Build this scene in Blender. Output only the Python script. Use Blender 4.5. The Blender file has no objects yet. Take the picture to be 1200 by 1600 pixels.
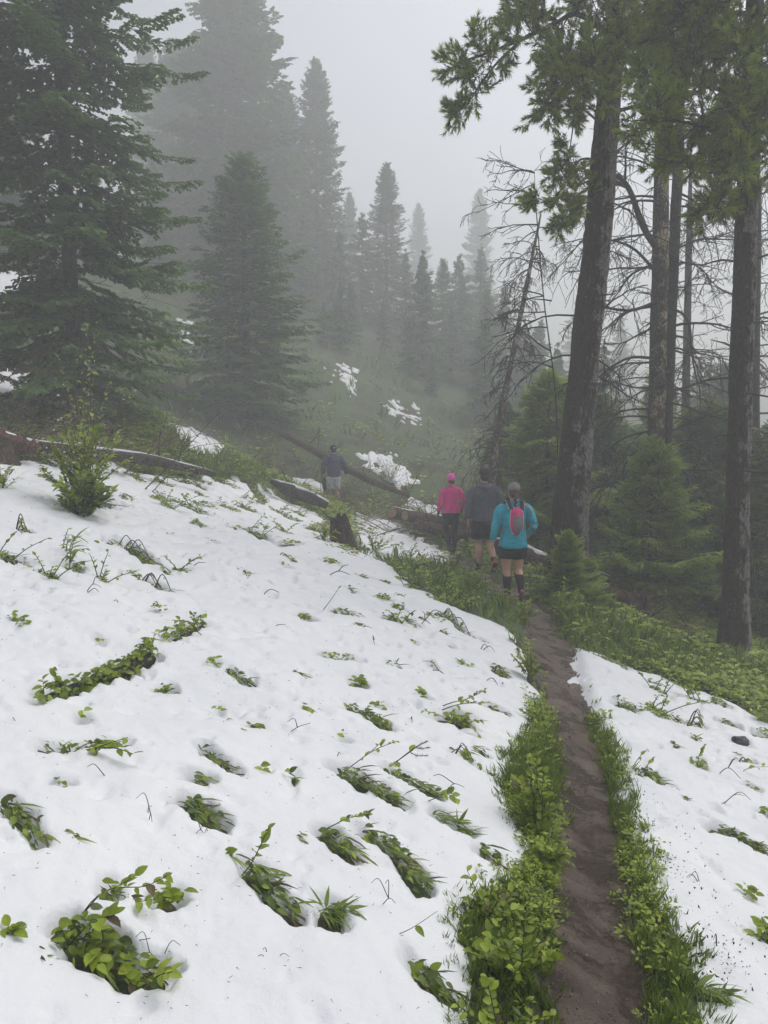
import bpy, bmesh, math, random
import numpy as np
from mathutils import Vector, Matrix, Euler

SC = bpy.context.scene
COL = SC.collection
R = math.radians

# ------------------------------------------------------------------ camera
FPX, IW, IH = 1230.0, 1200.0, 1600.0          # focal length in photo pixels
PITCH = R(6.95)
CAMZ = 1.8
cam_data = bpy.data.cameras.new('camera')
cam_data.sensor_fit = 'VERTICAL'
cam_data.sensor_height = 24.0
cam_data.lens = 24.0 * FPX / IH
cam_data.clip_start = 0.05
cam_data.clip_end = 2000
cam = bpy.data.objects.new('camera', cam_data)
COL.objects.link(cam)
cam.location = (0, 0, CAMZ)
cam.rotation_euler = (R(90) - PITCH, 0, 0)
SC.camera = cam

# ------------------------------------------------------------------ sky, sun, exposure
SUN_EL, SUN_AZ = R(57), R(58)
world = bpy.data.worlds.new('World')
SC.world = world
world.use_nodes = True
wn = world.node_tree
for n in list(wn.nodes):
    wn.nodes.remove(n)
w_out = wn.nodes.new('ShaderNodeOutputWorld')
w_bg = wn.nodes.new('ShaderNodeBackground')
w_sky = wn.nodes.new('ShaderNodeTexSky')
w_sky.sky_type = 'NISHITA'
w_sky.sun_disc = False
w_sky.sun_elevation = SUN_EL
w_sky.sun_rotation = SUN_AZ
w_sky.dust_density = 4.0
w_hs = wn.nodes.new('ShaderNodeHueSaturation')
w_hs.inputs['Saturation'].default_value = 0.30      # overcast: a grey sky
wn.links.new(w_sky.outputs['Color'], w_hs.inputs['Color'])
wn.links.new(w_hs.outputs['Color'], w_bg.inputs['Color'])
w_bg.inputs['Strength'].default_value = 0.15
wn.links.new(w_bg.outputs['Background'], w_out.inputs['Surface'])
sun_data = bpy.data.lights.new('sun', 'SUN')
sun_data.energy = 0.5
sun_data.angle = R(40)
sun_data.color = (1.0, 0.97, 0.93)
sun = bpy.data.objects.new('sun', sun_data)
COL.objects.link(sun)
# direction towards the sun, same as the sky's
sd = Vector((math.sin(SUN_AZ) * math.cos(SUN_EL), math.cos(SUN_AZ) * math.cos(SUN_EL), math.sin(SUN_EL)))
sun.rotation_euler = sd.to_track_quat('Z', 'Y').to_euler()
SC.view_settings.view_transform = 'Standard'
SC.view_settings.look = 'None'
SC.view_settings.gamma = 1.0
SC.view_settings.use_curve_mapping = False
SC.view_settings.exposure = 0.36
SC.render.engine = 'CYCLES'
cy = SC.cycles
cy.use_denoising = True
cy.max_bounces = 6
cy.diffuse_bounces = 3
cy.glossy_bounces = 2
cy.transmission_bounces = 2
cy.volume_bounces = 2
cy.caustics_reflective = False
cy.caustics_refractive = False
cy.use_adaptive_sampling = True
cy.adaptive_threshold = 0.02

HAZE_DENSITY = 0.0108

# ------------------------------------------------------------------ helpers
rng = np.random.default_rng(7)
random.seed(7)

def hash01(xi, yi, seed):
    h = (xi.astype(np.int64) * 374761393 + yi.astype(np.int64) * 668265263 + seed * 974634293) & 0xffffffff
    h = ((h ^ (h >> 13)) * 1274126177) & 0xffffffff
    h = ((h ^ (h >> 16)) * 2246822519) & 0xffffffff
    return (h & 0xffffff) / float(0xffffff)

def vnoise(x, y, seed=0):
    x = np.asarray(x, float); y = np.asarray(y, float)
    x0 = np.floor(x); y0 = np.floor(y)
    fx = x - x0; fy = y - y0
    fx = fx * fx * fx * (fx * (fx * 6 - 15) + 10); fy = fy * fy * fy * (fy * (fy * 6 - 15) + 10)
    a = hash01(x0, y0, seed); b = hash01(x0 + 1, y0, seed)
    c = hash01(x0, y0 + 1, seed); d = hash01(x0 + 1, y0 + 1, seed)
    return ((a * (1 - fx) + b * fx) * (1 - fy) + (c * (1 - fx) + d * fx) * fy) * 2 - 1

def fbm(x, y, seed=0, octaves=4, gain=0.5):
    s = 0; a = 1.0; t = 0; x = np.asarray(x, float); y = np.asarray(y, float)
    for o in range(octaves):
        ca, sa = math.cos(0.6 * o), math.sin(0.6 * o)
        s = s + a * vnoise((x * ca - y * sa) * 2 ** o, (x * sa + y * ca) * 2 ** o, seed + 17 * o)
        t += a; a *= gain
    return s / t

def mk(name, V, F, mat=None, parent=None, smooth=False, tint=None):
    """one mesh object from arrays; F is (n,3) or (n,4) or a list of those"""
    V = np.asarray(V, np.float32).reshape(-1, 3)
    Fs = [np.asarray(f, np.int32) for f in (F if isinstance(F, (list, tuple)) else [F])]
    Fs = [f for f in Fs if f.size]
    me = bpy.data.meshes.new(name)
    me.vertices.add(len(V)); me.vertices.foreach_set('co', V.ravel())
    loops = np.concatenate([f.ravel() for f in Fs])
    sizes = np.concatenate([np.full(len(f), f.shape[1], np.int32) for f in Fs])
    starts = np.concatenate([[0], np.cumsum(sizes)[:-1]]).astype(np.int32)
    me.loops.add(len(loops)); me.loops.foreach_set('vertex_index', loops)
    me.polygons.add(len(sizes)); me.polygons.foreach_set('loop_start', starts)
    try:
        me.polygons.foreach_set('loop_total', sizes)
    except Exception:
        pass
    if smooth:
        me.polygons.foreach_set('use_smooth', np.ones(len(sizes), bool))
    me.update(calc_edges=True)
    if tint is not None:
        a = me.attributes.new('tint', 'FLOAT', 'POINT')
        a.data.foreach_set('value', np.asarray(tint, np.float32))
    if mat is not None:
        me.materials.append(mat)
    o = bpy.data.objects.new(name, me)
    COL.objects.link(o)
    if parent is not None:
        o.parent = parent
    return o

def inst(src_mesh, name, parent, M):
    o = bpy.data.objects.new(name, src_mesh)
    COL.objects.link(o)
    o.parent = parent
    o.matrix_local = M
    return o

def empty(name, loc=(0, 0, 0), rz=0.0):
    o = bpy.data.objects.new(name, None)
    COL.objects.link(o)
    o.location = loc
    o.rotation_euler = (0, 0, rz)
    return o

def tag(o, label=None, cat=None, group=None, kind=None):
    if label: o['label'] = label
    if cat: o['category'] = cat
    if group: o['group'] = group
    if kind: o['kind'] = kind
    return o

class MB:
    """collects vertices and faces"""
    def __init__(s):
        s.V = []; s.T = []; s.Q = []; s.n = 0; s.tint = []
    def add(s, V, T=None, Q=None, tint=0.5):
        V = np.asarray(V, float).reshape(-1, 3)
        s.V.append(V)
        if T is not None and len(T): s.T.append(np.asarray(T, np.int64).reshape(-1, 3) + s.n)
        if Q is not None and len(Q): s.Q.append(np.asarray(Q, np.int64).reshape(-1, 4) + s.n)
        s.tint.append(np.broadcast_to(np.asarray(tint, float), (len(V),)))
        s.n += len(V)
    def build(s, name, mat=None, parent=None, smooth=False, tint=True):
        F = []
        if s.T: F.append(np.concatenate(s.T))
        if s.Q: F.append(np.concatenate(s.Q))
        return mk(name, np.concatenate(s.V), F, mat, parent, smooth, np.concatenate(s.tint) if tint else None)
    def arrays(s):
        T = [np.concatenate(s.T)] if s.T else []
        if s.Q:
            Q = np.concatenate(s.Q); T += [Q[:, [0, 1, 2]], Q[:, [0, 2, 3]]]
        return np.concatenate(s.V), np.concatenate(T), np.concatenate(s.tint)

def tube_arrays(P, r, sides=6, cap=True, wob=None):
    """swept tube through points P with radii r (rotation-minimising frames)"""
    P = np.asarray(P, float); n = len(P)
    r = np.broadcast_to(np.asarray(r, float), (n,))
    T = np.gradient(P, axis=0); T /= np.linalg.norm(T, axis=1)[:, None] + 1e-12
    up = np.array([0, 0, 1.0]) if abs(T[0][2]) < 0.9 else np.array([1.0, 0, 0])
    N = np.zeros_like(P); u = up - T[0] * up.dot(T[0]); u /= np.linalg.norm(u)
    for i in range(n):
        u = u - T[i] * u.dot(T[i]); u /= np.linalg.norm(u) + 1e-12; N[i] = u
    B = np.cross(T, N)
    a = np.linspace(0, 2 * np.pi, sides, endpoint=False)
    rr = r[:, None] * np.ones(sides)[None]
    if wob is not None: rr = rr * wob
    V = P[:, None] + N[:, None] * (np.cos(a)[None, :, None] * rr[..., None]) + B[:, None] * (np.sin(a)[None, :, None] * rr[..., None])
    V = V.reshape(-1, 3)
    i = np.arange(n - 1)[:, None]; j = np.arange(sides)[None]; k = (j + 1) % sides
    Q = np.stack([i * sides + j, i * sides + k, (i + 1) * sides + k, (i + 1) * sides + j], -1).reshape(-1, 4)
    Tt = []
    if cap:
        V = np.vstack([V, P[0], P[-1]])
        c0, c1 = n * sides, n * sides + 1
        jj = np.arange(sides); kk = (jj + 1) % sides
        Tt = np.vstack([np.stack([np.full(sides, c0), kk, jj], 1), np.stack([np.full(sides, c1), (n - 1) * sides + jj, (n - 1) * sides + kk], 1)])
    return V, Tt, Q

def spline(P, n):
    """Catmull-Rom resample"""
    P = np.asarray(P, float)
    if len(P) == 2:
        t = np.linspace(0, 1, n)[:, None]; return P[0] * (1 - t) + P[1] * t
    A = np.vstack([2 * P[0] - P[1], P, 2 * P[-1] - P[-2]])
    s = np.linspace(0, len(P) - 1 - 1e-9, n); i = s.astype(int); t = (s - i)[:, None]
    p0, p1, p2, p3 = A[i], A[i + 1], A[i + 2], A[i + 3]
    return 0.5 * ((2 * p1) + (-p0 + p2) * t + (2 * p0 - 5 * p1 + 4 * p2 - p3) * t ** 2 + (-p0 + 3 * p1 - 3 * p2 + p3) * t ** 3)

# ------------------------------------------------------------------ material helpers
def new_mat(name):
    m = bpy.data.materials.new(name); m.use_nodes = True
    nt = m.node_tree
    b = nt.nodes['Principled BSDF']
    return m, nt, b

def ramp(nt, stops, fac):
    r = nt.nodes.new('ShaderNodeValToRGB')
    while len(r.color_ramp.elements) < len(stops):
        r.color_ramp.elements.new(0.5)
    for e, (p, c) in zip(r.color_ramp.elements, stops):
        e.position = p; e.color = (*c, 1) if len(c) == 3 else c
    nt.links.new(fac, r.inputs['Fac'])
    return r.outputs['Color']

def noise(nt, scale, detail=4, rough=0.55, vec=None, dist=0.0):
    n = nt.nodes.new('ShaderNodeTexNoise')
    n.inputs['Scale'].default_value = scale; n.inputs['Detail'].default_value = detail
    n.inputs['Roughness'].default_value = rough; n.inputs['Distortion'].default_value = dist
    if vec is not None: nt.links.new(vec, n.inputs['Vector'])
    return n.outputs['Fac']

def coords(nt, which='Object', scale=(1, 1, 1)):
    t = nt.nodes.new('ShaderNodeTexCoord')
    m = nt.nodes.new('ShaderNodeMapping'); m.inputs['Scale'].default_value = scale
    nt.links.new(t.outputs[which], m.inputs['Vector'])
    return m.outputs['Vector']

def bump(nt, b, height, strength=0.5, dist=0.02):
    n = nt.nodes.new('ShaderNodeBump'); n.inputs['Strength'].default_value = strength; n.inputs['Distance'].default_value = dist
    nt.links.new(height, n.inputs['Height']); nt.links.new(n.outputs['Normal'], b.inputs['Normal'])
    return n

def mixc(nt, a, b_, fac, mode='MIX'):
    m = nt.nodes.new('ShaderNodeMix'); m.data_type = 'RGBA'; m.blend_type = mode
    for sock, v in ((m.inputs[6], a), (m.inputs[7], b_)):
        if isinstance(v, tuple): sock.default_value = (*v, 1)
        else: nt.links.new(v, sock)
    if isinstance(fac, (int, float)): m.inputs[0].default_value = fac
    else: nt.links.new(fac, m.inputs[0])
    return m.outputs[2]

def mathn(nt, op, a, b_=0.5):
    m = nt.nodes.new('ShaderNodeMath'); m.operation = op
    for s, v in ((m.inputs[0], a), (m.inputs[1], b_)):
        if isinstance(v, (int, float)): s.default_value = v
        else: nt.links.new(v, s)
    return m.outputs[0]

def tint_of(nt):
    a = nt.nodes.new('ShaderNodeAttribute'); a.attribute_name = 'tint'
    return a.outputs['Fac']

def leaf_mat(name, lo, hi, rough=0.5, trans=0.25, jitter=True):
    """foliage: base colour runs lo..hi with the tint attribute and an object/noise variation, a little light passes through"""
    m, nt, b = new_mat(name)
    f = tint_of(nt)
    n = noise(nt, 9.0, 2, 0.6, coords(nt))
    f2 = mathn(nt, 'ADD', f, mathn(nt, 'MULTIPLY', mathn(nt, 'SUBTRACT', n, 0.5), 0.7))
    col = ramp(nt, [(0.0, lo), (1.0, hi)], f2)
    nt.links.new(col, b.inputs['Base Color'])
    b.inputs['Roughness'].default_value = rough
    b.inputs['Specular IOR Level'].default_value = 0.35
    if trans > 0:
        tr = nt.nodes.new('ShaderNodeBsdfTranslucent'); mx = nt.nodes.new('ShaderNodeMixShader')
        nt.links.new(col, tr.inputs['Color']); mx.inputs[0].default_value = trans
        nt.links.new(b.outputs[0], mx.inputs[1]); nt.links.new(tr.outputs[0], mx.inputs[2])
        nt.links.new(mx.outputs[0], nt.nodes['Material Output'].inputs['Surface'])
    return m

def plain(name, col, rough=0.6, bump_scale=None, bump_s=0.3, var=0.25, vscale=6.0, bdist=0.01, metal=0.0, coordscale=(1, 1, 1)):
    m, nt, b = new_mat(name)
    v = coords(nt, 'Object', coordscale)
    n = noise(nt, vscale, 4, 0.6, v)
    lo = tuple(c * (1 - var) for c in col); hi = tuple(min(1, c * (1 + var)) for c in col)
    nt.links.new(ramp(nt, [(0.3, lo), (0.7, hi)], n), b.inputs['Base Color'])
    b.inputs['Roughness'].default_value = rough; b.inputs['Metallic'].default_value = metal
    if bump_scale: bump(nt, b, noise(nt, bump_scale, 5, 0.6, v), bump_s, bdist)
    return m

# ------------------------------------------------------------------ terrain: thin-plate fit through surveyed points
CP, SP_ = math.cos(PITCH), math.sin(PITCH)
def ray(px, py):
    xc = (px - 600.0) / FPX; yc = (800.0 - py) / FPX
    d = np.array([xc, CP + yc * SP_, -SP_ + yc * CP]); return d
def at(px, py, Y):
    """the point at distance Y ahead seen at a photo pixel"""
    d = ray(px, py); d = d / d[1] * Y
    return np.array([d[0], d[1], d[2] + CAMZ])

PY = np.array([-8, -3, 0, 2.4, 3.5, 5, 7, 9, 11, 13.4, 16.6, 19, 22, 26])
PX = np.array([.2, .2, .3, .65, .9, 1.24, 1.6, 1.87, 1.9, 1.66, 1.35, .4, -1.43, -3.6])
PZ = np.array([.25, .1, .05, -.05, -.18, -.38, -.56, -.68, -.80, -.95, -1.1, -1.0, -.72, -.2])
def xp(y): return np.interp(y, PY, PX)
def zp(y): return np.interp(y, PY, PZ)
pts = []
for y in (-8, -4, 0, 2.5, 5, 7.5, 10, 12.5):
    for dx in (-12, -8, -5, -2.5, 0, 2, 4.2):
        s = 0.27
        if dx < -6 and y > 8: continue
        pts.append((xp(y) + dx, y, zp(y) - s * dx))
    pts.append((xp(y) + 12, y, zp(y) - 3.9))
for y in (15, 16.6, 19, 22): pts.append((xp(y), y, zp(y)))
for px, py, Y in [(0, 712, 12), (125, 655, 17), (385, 697, 25), (20, 440, 34), (290, 530, 38), (535, 590, 38), (620, 642, 38),
                  (600, 682, 33), (690, 705, 31), (600, 735, 26), (765, 735, 29), (850, 845, 18), (1010, 935, 14), (1190, 1008, 17), (-250, 640, 14),
                  (240, 660, 18), (480, 690, 27), (885, 900, 12.5), (1145, 1025, 11), (700, 740, 27)]:
    pts.append(tuple(at(px, py, Y)))
pts += [(-22, 34, 10), (-25, 20, 9), (-22, 8, 7.0), (-20, 60, 13), (0, 60, 8), (20, 60, 1), (12, 30, -3.2), (22, 30, -6.5), (16, 18, -6), (22, 8, -6), (8, 38, -.6), (-40, 100, 22), (0, 100, 14), (40, 100, 0), (-60, 20, 22), (60, 20, -14), (60, 60, -9), (-60, 60, 24), (0, -40, .8), (-50, -40, 14), (50, -40, -13)]
pts = np.array(pts)
def tpsk(r2): return 0.5 * r2 * np.log(r2 + 1e-9)
_n = len(pts)
_K = tpsk(((pts[:, None, :2] - pts[None, :, :2]) ** 2).sum(-1)) + np.eye(_n) * 0.15
_P = np.c_[np.ones(_n), pts[:, :2]]
_A = np.block([[_K, _P], [_P.T, np.zeros((3, 3))]])
_w = np.linalg.solve(_A, np.r_[pts[:, 2], 0, 0, 0])
def base_h(x, y):
    x = np.asarray(x, float); y = np.asarray(y, float); sh = x.shape
    x = x.ravel(); y = y.ravel(); out = np.empty(len(x))
    for a in range(0, len(x), 40000):
        xa, ya = x[a:a + 40000], y[a:a + 40000]
        k = tpsk((xa[:, None] - pts[None, :, 0]) ** 2 + (ya[:, None] - pts[None, :, 1]) ** 2)
        out[a:a + 40000] = k @ _w[:_n] + _w[_n] + _w[_n + 1] * xa + _w[_n + 2] * ya
    return out.reshape(sh)
def h1(x, y): return float(base_h(np.array([x]), np.array([y]))[0])

def unproj(P, far=90.0):
    """photo pixels -> points on the ground"""
    P = np.asarray(P, float).reshape(-1, 2)
    D = np.stack([ray(*p) for p in P]); D = D / D[:, 1:2]
    t = np.geomspace(0.6, far, 400)
    X = D[:, None, 0] * t; Yv = np.broadcast_to(t, X.shape); Z = CAMZ + D[:, None, 2] * t
    g = base_h(X, Yv) - Z
    out = np.zeros((len(P), 3))
    for i in range(len(P)):
        k = np.argmax(g[i] > 0)
        if g[i, k] <= 0: k = len(t) - 1
        if k == 0: tt = t[0]
        else:
            a, b = g[i, k - 1], g[i, k]; f = a / (a - b + 1e-12); tt = t[k - 1] + (t[k] - t[k - 1]) * f
        out[i] = (D[i, 0] * tt, tt, 0)
    out[:, 2] = base_h(out[:, 0], out[:, 1])
    return out
def up1(px, py): return unproj([(px, py)])[0]

def seg_dist(x, y, A, B):
    ax, ay, bx, by = A[0], A[1], B[0], B[1]; dx, dy = bx - ax, by - ay
    t = np.clip(((x - ax) * dx + (y - ay) * dy) / (dx * dx + dy * dy + 1e-12), 0, 1)
    return np.hypot(x - ax - t * dx, y - ay - t * dy), t
def poly_sd(x, y, P):
    """signed distance to a polygon, positive inside"""
    d = np.full(x.shape, 1e9); ins = np.zeros(x.shape, bool)
    n = len(P)
    for i in range(n):
        A = P[i][:2]; B = P[(i + 1) % n][:2]
        d = np.minimum(d, seg_dist(x, y, A, B)[0])
        c = ((A[1] > y) != (B[1] > y)) & (x < (B[0] - A[0]) * (y - A[1]) / (B[1] - A[1] + 1e-12) + A[0])
        ins ^= c
    return np.where(ins, d, -d)
# ------------------------------------------------------------------ where snow lies, where plants have melted through
SNOW_POLYS = [
    ([(-700, 700), (-300, 705), (0, 716), (60, 722), (170, 732), (250, 735), (330, 742), (400, 752), (440, 775), (490, 803), (530, 835), (560, 858), (590, 882), (650, 912),
      (700, 946), (745, 966), (795, 985), (812, 1010), (828, 1050), (836, 1095), (826, 1140), (798, 1170), (786, 1205), (795, 1260), (815, 1300),
      (838, 1330), (830, 1365), (795, 1392), (735, 1425), (712, 1470), (742, 1530), (745, 1610), (755, 1750), (760, 2050), (-900, 2050)], 0.048, 0.0),
    ([(888, 1003), (930, 1016), (985, 1042), (1030, 1056), (1080, 1080), (1130, 1098), (1200, 1138), (1340, 1200), (1700, 1330), (1900, 2050), (1180, 2050), (1120, 1720),
      (1092, 1610), (1074, 1530), (1042, 1450), (1020, 1400), (1003, 1350), (985, 1290), (968, 1240), (958, 1190), (938, 1150), (920, 1100), (902, 1050)], 0.042, 0.0),
    ([(232, 652), (300, 668), (355, 698), (384, 722), (345, 724), (290, 706)], 0.06, 0.08),
    ([(430, 742), (480, 746), (520, 764), (500, 770), (455, 762)], 0.05, 0.05),
    ([(562, 703), (610, 708), (655, 752), (640, 766), (600, 752), (570, 730)], 0.06, 0.38),
    ([(545, 800), (600, 805), (640, 830), (700, 870), (690, 885), (640, 880), (590, 872), (555, 845)], 0.045, 0.42),
    ([(630, 770), (700, 800), (760, 845), (720, 850), (660, 815)], 0.045, 0.36),
    ([(820, 858), (880, 885), (870, 892), (815, 868)], 0.04, 0.05),
    ([(-200, 425), (60, 428), (65, 470), (-200, 478)], 0.08, 0.25),
    ([(520, 566), (552, 574), (556, 612), (530, 606)], 0.08, 1.1),
    ([(602, 622), (645, 636), (648, 660), (615, 652)], 0.08, 1.1),
    ([(-100, 560), (90, 590), (120, 645), (-100, 620)], 0.06, 0.35),
    ([(284, 496), (300, 502), (298, 538), (285, 530)], 0.08, 0.5),
    ([(1170, 1000), (1230, 1004), (1240, 1022), (1175, 1016)], 0.05, 0.1),
]
SNOW_W = []
for P, H, patch in SNOW_POLYS:
    W = unproj(P)
    SNOW_W.append((W[:, :2], H, patch))

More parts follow.
